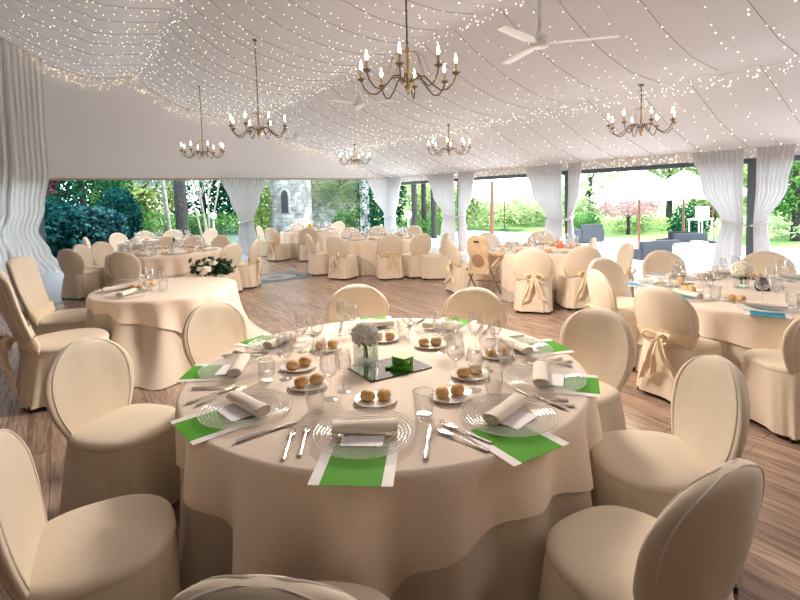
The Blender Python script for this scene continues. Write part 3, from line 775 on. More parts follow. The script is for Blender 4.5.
g = empty('favour_box', (kx, ky, Z1), .5); tag(g, 'small black peaked favour box on the teal-set table', 'box')
b = B(); b.box(-.06, .06, -.05, .05, 0, .05); b.out('box_body', 'black', g, False)
b = B(); b.add([(-.06, -.05, .05), (.06, -.05, .05), (.06, .05, .05), (-.06, .05, .05), (0, -.03, .12), (0, .03, .12)], [(0, 1, 4), (1, 2, 5, 4), (2, 3, 5), (3, 0, 4, 5)]); b.out('lid', 'black', g, False)
x, y = at(560, 248, Z1); o = empty('table_card', (x, y, Z1), -PSI); tag(o, 'folded orange table card on the high chair table', 'card')
for sg in (-1, 1):
    b = B(); b.add([(-.06, sg * .04, 0), (.06, sg * .04, 0), (.06, 0, .13), (-.06, 0, .13), (-.06, sg * .037, 0), (.06, sg * .037, 0)], [(0, 1, 2, 3), (4, 3, 2, 5)]); b.out('panel', 'orange', o, False)
x, y = at(304, 231, Z1); y_ = empty('flower_posy', (T5[0] - .1, T5[1] - .1, Z1)); tag(y_, 'small yellow flower in a pot on the table before the stone tower', 'flowers')
b = B(); b.lathe([(.04, 0), (.055, .1), (.05, .1), (.004, .09)], 16); b.out('pot', 'porcelain', y_)
b = B(); b.ball((0, 0, .16), .07, n=12, m=8); b.out('blossom', 'yellow', y_)
b = B(); leaf_quads(b, [(rnd.gauss(0, .04), rnd.gauss(0, .04), .1) for _ in range(20)], .06, rnd); b.out('leaf', 'leaf_dark', y_)
p = local(T6, radians(-110), .5, 0); o = empty('favour_box', (p[0], p[1], Z1), .3); tag(o, 'blue favour box on the mid-distance table', 'box')
b = B(); b.box(-.09, .09, -.06, .06, 0, .03); b.out('box_body', 'blue', o, False); b = B(); b.box(-.092, .092, -.062, .062, .03, .04); b.out('lid', 'blue', o, False)
p = local(T3, radians(-70), .2, 0); v = empty('flower_vase', (p[0], p[1], Z1)); tag(v, 'slim vase with one dark leaf on the far left table', 'vase')
b = B(); b.lathe([(.035, 0), (.04, .005), (.04, .16), (.037, .16), (.037, .01), (.003, .008)], 20); b.out('glass_wall', 'vase_glass', v)
b = B(); b.ball((.05, 0, .24), .02, .06, .05, 12, 8); b.tube([(0, 0, .02), (.02, 0, .2)], .006, 6); b.out('leaf', 'leaf_dark', v)

# ------------------------------------------------------------------ high chair
def high_chair():
    x, y = at(487, 300, 0)
    p = at(483, 303, 0); rz = radians(24) - pi / 2
    o = empty('high_chair', (p[0], p[1], 0), rz); tag(o, 'baby high chair with wooden tray and crossed metal legs at the sunny table', 'high chair')
    # shell back with lobed outline
    b = B(); rings = []
    prof = [(0, .14), (.05, .17), (.16, .165), (.22, .15), (.26, .165), (.34, .185), (.40, .175), (.47, .18), (.53, .165), (.57, .12), (.59, .05)]
    for h, w in prof:
        rings.append([(w * math.copysign(abs(cos(t)) ** .7, cos(t)), -.16 - .12 * h + .022 * math.copysign(abs(sin(t)) ** .7, sin(t)) + .06 * (cos(t)) ** 2 * .5, .52 + h) for t in [2 * pi * j / 32 for j in range(32)]])
    b.loft(rings); bk = b.out('backrest', 'plastic_cream', o)
    b = B(); b.box(-.045, .045, -.25, -.243, 1.0, 1.025); b.out('slot_shade', 'black', bk, False)  # black bar on the uncut shell, shade of a slot as colour
    b = B(); b.lathe([(.001, 0), (.095, 0), (.098, .004), (.001, .006)], 24); s_ = b.out('print', 'brown_print', bk); s_.rotation_euler = (radians(97), 0, 0); s_.location = (0.01, -.222, .72)
    b = B(); b.box(-.18, .18, -.18, .18, .50, .55); b.out('seat', 'plastic_cream', o)
    b = B()
    b.loft([[(lambda q_: (q_[0] * k, .30 + q_[1] * k, z))(sup(.25, .17, 4, 2 * pi * j / 40)) for j in range(40)] for z, k in ((.745, .96), (.75, 1), (.775, 1), (.78, .97))]); b.out('tray', 'wood_pale', o)
    for sx in (-.2, .2):
        b = B(); b.tube([(sx, -.12, .62), (sx, .18, .70), (sx, .30, .745)], .014, 8); b.out('armrest', 'wood_pale', o)
        b = B(); b.tube([(sx, .20, .58), (sx, -.10, .30), (sx, -.38, .02)], .013, 8); b.out('leg', 'grey_metal', o)
        b = B(); b.tube([(sx, -.16, .58), (sx, .10, .30), (sx, .40, .02)], .013, 8); b.out('leg', 'grey_metal', o)
    for y_ in (-.38, .40):
        b = B(); b.tube([(-.22, y_, .02), (.22, y_, .02)], .02, 8); b.out('foot_bar', 'grey_metal', o)
    b = B(); b.box(-.16, .16, .24, .36, .30, .32); b.out('footrest', 'wood', o)
    b = B(); b.tube([(.2, .20, .32), (.2, .30, .31)], .01, 6); b.tube([(-.2, .20, .32), (-.2, .30, .31)], .01, 6); b.tube([(-.2, .30, .31), (.2, .30, .31)], .01, 6); b.out('footrest_bracket', 'grey_metal', o)
high_chair()

# ------------------------------------------------------------------ floor mosaic
o = empty('floor_mosaic', (3.95, 10.58, 0)); tag(o, 'teal mosaic panel with an oval ring set into the wooden floor', 'floor mosaic')
b = B(); b.box(-.66, .66, -.63, .63, .0005, .006); b.out('mosaic_field', 'mosaic_teal', o, False)
b = B(); b.lathe([(.53, .006), (.53, .0075), (.44, .0075), (.44, .006)], 48, cap0=False, cap1=False); b.out('ring', 'mosaic_dark', o, False)
b = B(); b.lathe([(.44, .006), (.44, .0072), (.01, .0072)], 48, cap0=False); b.out('ring_field', 'mosaic_pale', o, False)
b = B(); b.lathe([(.16, .0072), (.16, .008), (.004, .008)], 32, cap0=False); b.out('boss', 'mosaic_teal', o, False)

# ------------------------------------------------------------------ curtains
def curtain(name, label, axis, plane, prof, npl, inward, amp=.045, tie=None, group=None, mat='curtain'):
    """axis 'x' or 'y' runs along the wall; prof rows (z, s0, s1); inward = sign of the room side"""
    root = empty(name, (0, 0, 0)); tag(root, label, 'curtain', group)
    nu = npl * 10; rows = []
    prof = sorted(prof, reverse=True); zs = []
    for (z0, *_), (z1, *_) in zip(prof, prof[1:]): zs += [z0 + (z1 - z0) * k / 8 for k in range(8)]
    zs.append(prof[-1][0])
    rnd = random.Random(len(label)); ph = [rnd.uniform(-.5, .5) for _ in range(npl + 2)]
    for z in zs:
        for (z0, a0, c0), (z1, a1, c1) in zip(prof, prof[1:]):
            if z1 <= z <= z0:
                k = (z0 - z) / (z0 - z1); k = k * k * (3 - 2 * k); a_, c_ = a0 + (a1 - a0) * k, c0 + (c1 - c0) * k; break
        w = abs(c_ - a_); row = []
        for i in range(nu + 1):
            u = i / nu; s = a_ + (c_ - a_) * u; kk = int(u * npl); am = amp * (.7 + .3 * ph[kk]) * min(1.3, .5 + .4 * w)
            d = inward * (.07 + am * cos(2 * pi * npl * u + ph[0]) + .3 * am * cos(2 * pi * (npl * .37) * u + z * .8))
            row.append((s, plane + d, z) if axis == 'x' else (plane + d, s, z))
        rows.append(row)
    b = B(); b.loft(rows, False, False, False); b.out('drape', mat, root)
    if tie:
        z, s0, s1 = tie; b = B(); pts = []
        w = abs(s1 - s0) / 2; c_ = (s0 + s1) / 2
        for j in range(25):
            t = 2 * pi * j / 24; s, d = c_ + (w + .03) * cos(t), inward * (.07 + .10 * sin(t)); zz = z + .05 * cos(t) * (1 if s1 > s0 else -1)
            pts.append((s, plane + d, zz) if axis == 'x' else (plane + d, s, zz))
        b.tube(pts, .045, 8, flat=.3); b.out('tieback', mat, root)
    return root
zt = 2.46
curtain('curtain', 'tall tied-back drape at the extreme left edge', 'x', YF - .16, [(6.6, -3.2, -.75), (3.0, -3.1, -.80), (1.6, -2.9, -.95), (1.05, -2.6, -1.15), (.5, -2.7, -1.0), (.02, -2.8, -.95)], 12, -1, .09, (1.05, -2.6, -1.15), mat='curtain_lightened')
curtain('curtain', 'tall sheer drape beside the dark hedge, its hem swept out along the floor', 'x', YF - .08, [(6.2, -1.0, -.10), (2.6, -1.0, -.12), (1.7, -1.05, -.26), (1.1, -1.15, -.42), (.55, -1.1, -.2), (.02, -1.0, .16)], 8, -1, .05, mat='curtain_lightened')
curtain('curtain', 'white drape gathered to a waist on the back wall between hedge and stone tower', 'x', YF - .06, [(2.44, 4.17, 5.64), (1.75, 4.42, 5.36), (1.1, 4.68, 5.12), (.6, 4.62, 5.18), (.02, 4.50, 5.34)], 15, -1, .05, (1.1, 4.70, 5.10))
curtain('curtain', 'white drape in the far right corner of the back wall, swept to the right', 'x', YF - .06, [(2.44, 9.42, 10.5), (1.7, 9.75, 10.5), (1.05, 10.15, 10.48), (.02, 10.1, 10.5)], 9, -1, .05, (1.05, 10.15, 10.46))
curtain('curtain', 'narrow drape on the window side of the far corner post', 'y', XR - .05, [(zt, 14.75, 15.5), (1.7, 14.95, 15.5), (1.05, 15.2, 15.45), (.02, 15.15, 15.5)], 7, -1, .05, (1.05, 15.2, 15.45))
def pair(y, w1, w2, far_, near_):
    curtain('curtain', far_, 'y', XR - .05, [(zt, y + .10, y + w1), (1.75, y + .10, y + w1 * .80), (1.08, y + .09, y + w1 * .45), (.6, y + .10, y + w1 * .55), (.02, y + .10, y + w1 * .62)], 10, -1, .055, (1.08, y + .10, y + w1 * .44))
    curtain('curtain', near_, 'y', XR - .05, [(zt, y - .10, y - w2), (1.75, y - .10, y - w2 * .85), (1.08, y - .07, y - w2 * .42), (.6, y - .08, y - w2 * .5), (.02, y - .08, y - w2 * .55)], 7, -1, .05, (1.08, y - .08, y - w2 * .41))
pair(11.70, 1.45, .85, 'white drape left of the window post behind the high chair', 'white drape right of the window post behind the high chair')
pair(7.64, 1.25, .48, 'white drape left of the window post nearest the parasols', 'narrow white drape right of the window post nearest the parasols')
pair(3.65, 1.0, .68, 'white drape left of the rightmost window post, behind the teal-set table', 'white drape right of the rightmost window post, near the photo edge')

# ------------------------------------------------------------------ chandeliers
def p_chandelier(rod):
    o = empty('chandelier')                       # origin at arm level
    b = B()
    for i in range(int(rod / .045)):
        z = .42 + i * .045
        if z + .03 > rod: break
        ang = (i % 2) * pi / 2
        b.tube([(.011 * cos(t) * cos(ang), .011 * cos(t) * sin(ang), z + .022 + .027 * sin(t)) for t in [2 * pi * k / 10 for k in range(11)]], .004, 5)
    b.tube([(0, 0, .40), (0, 0, rod)], .0045, 6)
    b.lathe([(.05, rod), (.045, rod - .025), (.012, rod - .04)], 16); b.out('chain', 'iron', o)
    b = B(); b.lathe([(.004, -.17), (.018, -.15), (.008, -.13), (.035, -.10), (.05, -.06), (.04, -.02), (.02, 0), (.016, .08), (.03, .12), (.018, .16), (.016, .30), (.035, .34), (.02, .38), (.006, .42)], 18); b.out('column', 'gilt', o)
    for k in range(8):
        t = 2 * pi * k / 8 + pi / 8 * 0; c, s = cos(t), sin(t)
        def P(r, z, da=0): return (r * cos(t + da), r * sin(t + da), z)
        b = B(); b.tube([P(.03, -.02), P(.12, .05), P(.2, .04), P(.29, -.06), P(.38, -.13), P(.46, -.12), P(.53, -.05), P(.56, .03)], [.010, .010, .009, .009, .009, .009, .008, .008], 8)
        arm = b.out('arm', 'iron', o)
        b = B(); b.lathe([(.008, .02), (.016, .03), (.045, .05), (.05, .058), (.016, .052), (.016, .07)], 16, P(.56, 0)); b.out('drip_pan', 'iron', arm)
        b = B(); b.lathe([(.016, .06), (.0165, .16), (.012, .165)], 12, P(.56, 0)); b.out('candle', 'candle', arm)
        b = B(); b.lathe([(.008, .162), (.015, .182), (.0175, .20), (.013, .228), (.006, .255), (.002, .275)], 12, P(.56, 0)); b.out('bulb', 'bulb', arm)
        b = B()
        b.tube([P(.035, .33), P(.10, .34), P(.18, .28), P(.23, .16), P(.27, .03)], .0045, 6)
        b.tube([P(.56 - .0 * i, .03 - .13 * sin(pi * i / 8) , (pi / 4) * i / 8) for i in range(9)], .003, 5)
        b.out('scroll', 'gilt', arm)
    return o
def chandelier(x, y, z, label):
    o = p_chandelier((ceil_z(x) - z) / .9); o.location = (x, y, z); o.scale = (.9, .9, .9); tag(o, label, 'chandelier')
    L = bpy.data.lights.new('chandelier_lamp', 'SPOT'); L.energy = (50 if y < 0 else 440 if y < 5.5 else 85) if x < 5 else 70; L.color = (1, .865, .73); L.shadow_soft_size = .40; L.spot_size = radians(168); L.spot_blend = .5
    lo = bpy.data.objects.new('chandelier_lamp', L); lo.location = (x, y, z - .25); COL.objects.link(lo)
zc = lambda px, py, X: (lambda d: CAM + d * (X / d.x))(ray(px, py))
for px, py, X, l in ((408, 81, 3.1, 'largest candle chandelier, hanging nearest at top centre'), (259, 130, 3.1, 'candle chandelier left of the nearest one, on a long chain'), (203, 153, 3.1, 'farthest chandelier of the left row, against the white gable'),
                     (641, 127, 7.95, 'candle chandelier at upper right over the teal-set table'), (449, 150, 7.95, 'middle chandelier of the right row, over the mid-distance tables'), (355, 161, 7.95, 'farthest small chandelier of the right row, near the back wall')):
    p = zc(px, py, X); chandelier(p.x, p.y, p.z, l)
chandelier(3.3, -.45, 3.05, 'unseen candle chandelier added to light the foreground, behind the viewpoint at right')  # out of view, added to light the foreground table and chairs
# ------------------------------------------------------------------ ceiling fans
def fan(px, py, X, R, a0, label):
    p = zc(px, py, X); o = empty('ceiling_fan', p, a0); tag(o, label, 'ceiling fan')
    h = ceil_z(X) - p.z
    b = B(); b.tube([(0, 0, .1), (0, 0, h)], .022, 12); b.lathe([(.06, h), (.055, h - .06), (.02, h - .08)], 16); b.out('rod', 'fan_white', o)
    b = B(); b.lathe([(.03, -.05), (.09, -.04), (.115, 0), (.11, .05), (.06, .09), (.03, .16), (.02, .17)], 24); b.out('motor', 'fan_white', o)
    for k in range(3):
        t = 2 * pi * k / 3; b = B(); rings = []
        for r_, w in ((.09, .03), (.2, .045), (.25, .07), (R * .6, .068), (R * .95, .06), (R, .045)):
            rings.append([(r_ * cos(t) - (w * cos(q_)) * sin(t), r_ * sin(t) + (w * cos(q_)) * cos(t), .0 + .006 * sin(q_) + .12 * w * cos(q_)) for q_ in [2 * pi * j / 12 for j in range(12)]])
        b.loft(rings); b.out('blade', 'fan_white', o)
fan(540, 44, 4.75, .86, radians(-49), 'white three-bladed ceiling fan at top right')
fan(360, 104, 5.15, .72, radians(-55), 'white ceiling fan behind the nearest chandelier')
fan(297, 138, 5.15, .7, radians(-30), 'far small white ceiling fan beside the second chandelier')

# ------------------------------------------------------------------ fairy lights
def string_light(label, group, pts, rnd, every=.13, cable='cable', cr=.004, drop=.02, rb=.0088, lamp='fairy'):
    b = B(); b.tube(pts, cr, 5); o = b.out('fairy_light_string', cable); tag(o, label, 'fairy lights', group)
    l = B(); acc = rnd.uniform(0, every)
    for p, q_ in zip(pts, pts[1:]):
        p, q_ = Vector(p), Vector(q_); d = (q_ - p).length; s = acc
        while s < d:
            c = p.lerp(q_, s / d) + Vector((rnd.uniform(-.04, .04), rnd.uniform(-.09, .09), -rnd.uniform(.01, drop + .03)))
            r_ = rb * rnd.uniform(.7, 1.15)
            l.add([c + Vector(v) * r_ for v in ((1, 0, 0), (-1, 0, 0), (0, 1, 0), (0, -1, 0), (0, 0, 1), (0, 0, -1))], [(0, 2, 4), (2, 1, 4), (1, 3, 4), (3, 0, 4), (2, 0, 5), (1, 2, 5), (3, 1, 5), (0, 3, 5)])
            s += every * rnd.uniform(.3, 1.7)
        acc = s - d
    l.out('bulb', lamp, o, False)['kind'] = 'stuff'
    return o
rnd = random.Random(11)
def panel(x0, x1, label, group, step, sag, y0, y1, every, wob=.0):
    y = y0; k = 0
    while y < y1:
        pts = []; a = rnd.uniform(-wob, wob); c = rnd.uniform(-wob, wob)
        for i in range(15):
            u = i / 14; x = x0 + (x1 - x0) * u
            pts.append((x, min(YF - .02, y + a * sin(pi * u) + c * u), ceil_z(x) - .022 - sag * sin(pi * u) * (1 + .3 * (k % 2))))
        string_light(label, group, pts, rnd, every, 'cable' if k % 2 == 0 else 'cable_pale', .0042 if k % 2 == 0 else .0028)
        y += step * rnd.uniform(.85, 1.15); k += 1
panel(-3.4, 1.95, 'fairy-light string on the swagged ceiling bay at upper left', 'fairy strings of the upper left bay', .46, .05, 4.2, 15.6, .16, .12)
panel(2.05, 5.15, 'fairy-light string across the ceiling bay with the left row of chandeliers', 'fairy strings of the left chandelier bay', .40, .06, 2.2, 15.6, .15, .06)
panel(5.25, 7.97, 'fairy-light string across the sloping ceiling bay with the fans', 'fairy strings of the fan bay', .45, .05, 1.4, 15.6, .23, .05)
panel(8.05, 10.5, 'fairy-light string on the low ceiling bay above the windows', 'fairy strings of the window bay', .45, .03, 1.0, 15.6, .22, .05)
def along(x, z, y0, y1, n, label, every, spread, sw=.10):
    pts = [(x, y0 + (y1 - y0) * i / n, z - sw * abs(sin(i * pi / 4)) * .6) for i in range(n + 1)]
    string_light(label, None, pts, rnd, every, 'cable_pale', .0025, spread, .0085, 'fairy_pale')
along(8.0, ceil_z(8) - .02, 1.0, 15.6, 96, 'dense fairy-light garland along the lower ceiling seam, right row of chandeliers', .036, .17)
along(5.2, ceil_z(5.2) - .02, 2.0, 15.6, 80, 'fairy-light garland along the middle ceiling seam above the fans', .09, .08)
along(XR - .05, 2.49, 1.0, 15.5, 120, 'icicle fairy-light garland along the top of the windows', .030, .16, .08)
along(2.0, ceil_z(2) - .02, 3.0, 15.6, 80, 'fairy-light garland along the left ceiling seam', .13, .08)
pts = [(x, YF - .08, ceil_z(x) - .07) for x in [-2.2 + 12.6 * i / 90 for i in range(91)]]
string_light('fairy-light garland following the ceiling edge on the back gable', None, pts, rnd, .038, 'cable_pale', .003, .26)

# ------------------------------------------------------------------ garden
def tree(name, label, cat, base, trunk, blobs, nleaf, size, leaf, seed, bark='bark_dark', group=None, stem=None):
    rn = random.Random(seed); o = empty(name, base); tag(o, label, cat, group)
    b = B(); tot = sum(r[3] * r[4] * r[5] for r in blobs); pts = []
    for (x, y, z, rx, ry, rz) in blobs:
        for _ in range(int(nleaf * rx * ry * rz / tot)):
            d = Vector((rn.gauss(0, 1), rn.gauss(0, 1), rn.gauss(0, 1))).normalized() * rn.uniform(.45, 1.03) ** .6
            pts.append((x + d.x * rx, y + d.y * ry, z + d.z * rz))
    leaf_quads(b, pts, size, rn); b.out('crown', leaf, o, False)
    if trunk:
        b = B(); h, r_ = trunk; b.tube([(0, 0, -.05), (.03 * h, 0, h * .4), (0, .02 * h, h)], [r_, r_ * .8, r_ * .5], 10)
        for (x, y, z, rx, ry, rz) in blobs[:4]: b.tube([(0, 0, h * .6), (x * .5, y * .5, (h * .6 + z) / 2 + .1), (x, y, z)], [r_ * .5, r_ * .35, r_ * .12], 6)
        b.out('trunk', bark, o)
    return o
def G(px, D, g=-.06):            # a spot on ground level g at distance D in the direction of column px
    d = ray(px, 250); d2 = Vector((d.x, d.y, 0)); t = D / d2.dot(Vector((sin(PSI), cos(PSI), 0))); return (d2.x * t, d2.y * t, g)
def bush(px, D, w, h, leaf, seed, label, n=1500, size=.16, cat='shrub', name='shrub', g=-.06):
    return tree(name, label, cat, G(px, D, g), (h * .5, .05), [(0, 0, h * .45, w, w * .8, h * .5), (-w * .45, 0, h * .35, w * .6, w * .5, h * .35), (w * .4, .1, h * .4, w * .6, w * .5, h * .38)], n, size, leaf, seed)
# left garden: dark hedge wall, conifer, shrubs
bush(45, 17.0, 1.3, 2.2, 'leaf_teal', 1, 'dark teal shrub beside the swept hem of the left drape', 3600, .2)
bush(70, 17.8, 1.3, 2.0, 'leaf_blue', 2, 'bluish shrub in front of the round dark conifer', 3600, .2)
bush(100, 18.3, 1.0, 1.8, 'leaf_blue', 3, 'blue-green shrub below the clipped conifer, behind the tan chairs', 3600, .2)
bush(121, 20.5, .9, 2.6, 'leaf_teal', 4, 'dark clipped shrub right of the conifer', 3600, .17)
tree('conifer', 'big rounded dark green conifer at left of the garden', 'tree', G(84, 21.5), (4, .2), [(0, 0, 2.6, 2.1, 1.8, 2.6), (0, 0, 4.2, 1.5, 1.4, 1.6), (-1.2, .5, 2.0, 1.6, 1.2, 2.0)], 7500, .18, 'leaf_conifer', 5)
tree('small_tree', 'plum-leaved small tree beside the left drape', 'tree', G(44, 19.2), (2.4, .06), [(0, 0, 3.1, .75, .6, .75), (.1, 0, 2.6, .5, .5, .5)], 1000, .17, 'leaf_plum', 6)
tree('tree', 'tall mid-green tree with bright column of leaves beyond the conifer', 'tree', G(112, 24), (3, .12), [(0, 0, 3, .8, .8, 3.2), (.2, 0, 5, .7, .7, 1.5)], 2600, .2, 'leaf_mid', 7)
tree('tree', 'sunlit yellow-green tree left of the dark trunk', 'tree', G(146, 31), (4, .2), [(0, 0, 3.5, 2.4, 2, 3.5), (1.5, 0, 5, 1.6, 1.6, 1.5), (-1, 0, 2, 1.8, 1.5, 2)], 5200, .26, 'leaf_yellow', 8)
tree('tree', 'deep green tree behind the sunlit yellow tree', 'tree', G(125, 36), (5, .25), [(0, 0, 4, 3, 2, 4.5), (2, 0, 3, 2.4, 2, 3)], 4200, .34, 'leaf_mid', 9)
tree('tree', 'silver-leaved tree overhanging the dark trunk', 'tree', G(166, 27), (3.2, .1), [(0, 0, 4.0, 1.5, 1.3, 1.2), (1.6, 0, 4.0, 1.3, 1.2, 1.2), (-.8, 0, 3.2, .8, .8, .7)], 2200, .22, 'leaf_silver', 10, 'bark_pale')
tree('tree', 'dark green tree behind the pale branching trunks', 'tree', G(205, 36), (4, .2), [(0, 0, 4, 3.2, 2, 4.4), (2.4, 0, 3, 2.4, 2, 3.2)], 5600, .34, 'leaf_conifer', 11)
tree('tree', 'dark tree filling the gap left of the stone tower', 'tree', G(258, 33), (4, .2), [(0, 0, 3, 1.6, 1.4, 3.6), (0, 0, 5, 1.3, 1.2, 1.8)], 3600, .3, 'leaf_conifer', 12)
bush(262, 26, .7, 3.4, 'leaf_yellow', 13, 'yellow-green shrub beside the far curtain waist', 1000, .2)
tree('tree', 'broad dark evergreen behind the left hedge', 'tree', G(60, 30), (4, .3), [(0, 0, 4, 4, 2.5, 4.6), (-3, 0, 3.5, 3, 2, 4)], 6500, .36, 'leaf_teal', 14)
bush(222, 27, 2.3, 1.25, 'leaf_mid', 15, 'low bright green hedge beneath the pale branching trunks', 1800, .16)
bush(196, 28, 1.6, 1.2, 'leaf_mid', 16, 'low bright green hedge right of the dark trunk', 1500, .16)
bush(150, 26, 1.8, 1.5, 'leaf_mid', 17, 'low green shrubs behind the white-lit chairs', 1600, .17)
def trunk(name, px, D, r_, h, bark, label, lean=0, cat='tree', g=-.06, fronds=True):
    o = empty(name, G(px, D, g)); tag(o, label, cat); b = B(); rn = random.Random(px)
    pts = [(lean * i / 12, 0, h * i / 12 - .05) for i in range(13)]; b.tube(pts, [r_ * (1.15 - .25 * i / 12) * (1 + .06 * rn.uniform(-1, 1)) for i in range(13)], 14); b.out('trunk', bark, o)
    b = B()
    for k in range(26 if fronds else 0):
        t = 2 * pi * k / 26; L_ = rn.uniform(.9, 1.3); e = rn.uniform(-.2, .8); prev = Vector((lean, 0, h - .1))
        for i in range(9):
            u = i / 8; c_ = Vector((lean + L_ * u * cos(t), L_ * u * sin(t), h + e * L_ * u - 1.0 * L_ * u * u)); w = Vector((-sin(t), cos(t), 0)) * .35 * sin(pi * (u * .9 + .08))
            for sg in (-1, 1): b.add([c_, c_ + Vector((cos(t), sin(t), 0)) * .1, c_ + w * sg + Vector((cos(t) * .25, sin(t) * .25, -.14))], [(0, 1, 2)])
    if fronds: b.out('frond', 'leaf_mid', o, False)
    return o
trunk('palm_tree', 183.5, 22, .24, 6.2, 'bark_dark', 'tall dark rough trunk at left, seen between the far left tables and the curtain')
o = empty('bare_tree', G(209, 25)); tag(o, 'pale smooth tree with several bare branching trunks, left of the far curtain', 'tree')
for k, (bx_, tx, ty) in enumerate(((-.3, -1.3, .2), (-.1, -.5, -.2), (.05, .2, .2), (.2, .9, 0), (0, -.9, .4))):
    b = B(); b.tube([(bx_, 0, -.05), (bx_ + tx * .15, ty * .2, 1.2), (bx_ + tx * .5, ty * .6, 2.6), (bx_ + tx, ty, 4.8)], [.06, .05, .04, .02], 8)
    b.tube([(bx_ + tx * .35, ty * .4, 2.0), (bx_ + tx * .2 + .3, ty, 3.0), (bx_ + .5, ty, 4.4)], [.03, .026, .014], 6); b.out('trunk', 'bark_pale', o)
trunk('slim_tree', 172, 24, .08, 4.6, 'bark_pale', 'slender pale trunk just left of the tall dark trunk', -.35, fronds=False)
# stone tower and ruin
D_ = 27; tp = G(292, D_); o = empty('stone_tower', (tp[0], tp[1], -.06), -PSI); tag(o, 'round weathered stone tower with a narrow arched opening, beyond the back wall', 'tower')
def tower_shell(b, R_, h):
    n = 48; rings = []
    for i in range(29):
        z = h * i / 28; rings.append([(R_ * (1.04 - .04 * i / 28) * (1 + .012 * sin(7 * j + i * 3)) * cos(2 * pi * j / n), R_ * (1.04 - .04 * i / 28) * (1 + .012 * sin(7 * j + i * 3)) * sin(2 * pi * j / n), z) for j in range(n)])
    b.loft(rings)
b = B(); tower_shell(b, 1.15, 8); b.out('shell', 'stone', o)
b = B(); pts2 = [(-.18, 0), (.18, 0), (.18, .9)] + [(.18 * cos(t), .9 + .28 * sin(t)) for t in [pi * k / 8 for k in range(1, 8)]] + [(-.18, .9)]
n_ = len(pts2); b.add([(x, y, z + 1.1) for y in (-1.26, -1.0) for x, z in pts2], [tuple(range(n_)), tuple(reversed(range(n_, 2 * n_)))] + [(i, (i + 1) % n_, n_ + (i + 1) % n_, n_ + i) for i in range(n_)]); op = b.out('arch_shade', 'black', o, False)  # solid black block on the shell, painted shade of the arch
b = B(); b.tube([(x * 1.25, -1.22, 1.1 + z * 1.05) for x, z in pts2[1:] ], .07, 6); b.out('arch_surround', 'stone', o)
rp_ = G(333, D_ + 1); o = empty('ruined_wall', (rp_[0], rp_[1], -.06), -PSI); tag(o, 'ruined pale stone wall hung with ivy, right of the tower', 'wall')
b = B(); nx, nz = 24, 18; rn = random.Random(8)
V = [(-2.9 + 5.3 * i / nx, -.25 + rn.uniform(-.05, .05), 6.5 * j / nz) for j in range(nz + 1) for i in range(nx + 1)]; m_ = len(V)
V += [(x, y + .6, z) for x, y, z in V]; Q = nx + 1
Fc = [(j * Q + i, j * Q + i + 1, (j + 1) * Q + i + 1, (j + 1) * Q + i) for j in range(nz) for i in range(nx)]
Fc += [tuple(m_ + a for a in reversed(f)) for f in Fc]
for j in range(nz): Fc += [(j * Q, (j + 1) * Q, m_ + (j + 1) * Q, m_ + j * Q), (j * Q + nx, m_ + j * Q + nx, m_ + (j + 1) * Q + nx, (j + 1) * Q + nx)]
b.add(V, Fc); b.out('masonry', 'stone', o, False)
b = B(); leaf_quads(b, [(rn.gauss(.1, .9), -.4 - abs(rn.gauss(0, .15)), 2.3 + rn.gauss(0, .75)) for _ in range(1100)] + [(1.6 + rn.gauss(0, .35), -.4 - abs(rn.gauss(0, .15)), rn.uniform(.5, 5)) for _ in range(700)], .17, rn); b.out('ivy', 'leaf_bright', o, False)
o = trunk('ivy_clad_tree', 366, 24, .22, 6, 'stone', 'pale trunk wrapped in ivy left of the far corner drape', fronds=False)
b = B(); leaf_quads(b, [(.26 * cos(t) + rn.gauss(0, .12), .26 * sin(t) + rn.gauss(0, .12), rn.uniform(0, 5.5)) for t in [rn.uniform(0, 6.28) for _ in range(900)]], .18, rn); b.out('ivy', 'leaf_conifer', o, False)
bush(384, 25, 1.3, 4.2, 'leaf_conifer', 20, 'dark green bush behind the far corner drape', 2600, .2)
bush(352, 25, 1.0, 1.4, 'leaf_mid', 21, 'low green shrub at the foot of the ruined wall', 900, .18)
# palms and green behind the corner window
for px, D, l in ((415.5, 24, 'left of the three dark palm trunks in the far corner window'), (425, 26, 'middle of the three dark palm trunks in the far corner window'), (434.5, 25, 'right of the three dark palm trunks in the far corner window')):
    trunk('palm_tree', px, D, .13, 5.2, 'bark_dark', l, g=-.5)
bush(420, 31, 3.0, 4.0, 'leaf_bright', 22, 'sunlit green thicket behind the palm trunks', 4800, .26, g=-.5)
bush(447, 30, 2.2, 3.4, 'leaf_bright', 23, 'green thicket right of the palm trunks', 2600, .26, g=-.5)
bush(432, 26.5, 1.6, 1.3, 'leaf_mid', 24, 'clipped low hedge at the foot of the palms', 1800, .16, g=-.5)
def globe(px, D, h, l, g=-.5):
    o = empty('globe_lamp', G(px, D, g)); tag(o, l, 'lamp'); b = B(); b.tube([(0, 0, -.05), (0, 0, h)], .04, 8); b.out('pole', 'lamp_pole', o); b = B(); b.ball((0, 0, h + .12), .16, n=20, m=12); b.out('globe', 'globe', o)
globe(409, 21, 1.35, 'white globe garden lamp in the far corner window, beside the palms'); globe(215, 23, 1.0, 'small globe garden lamp among the pale trunks', -.06)
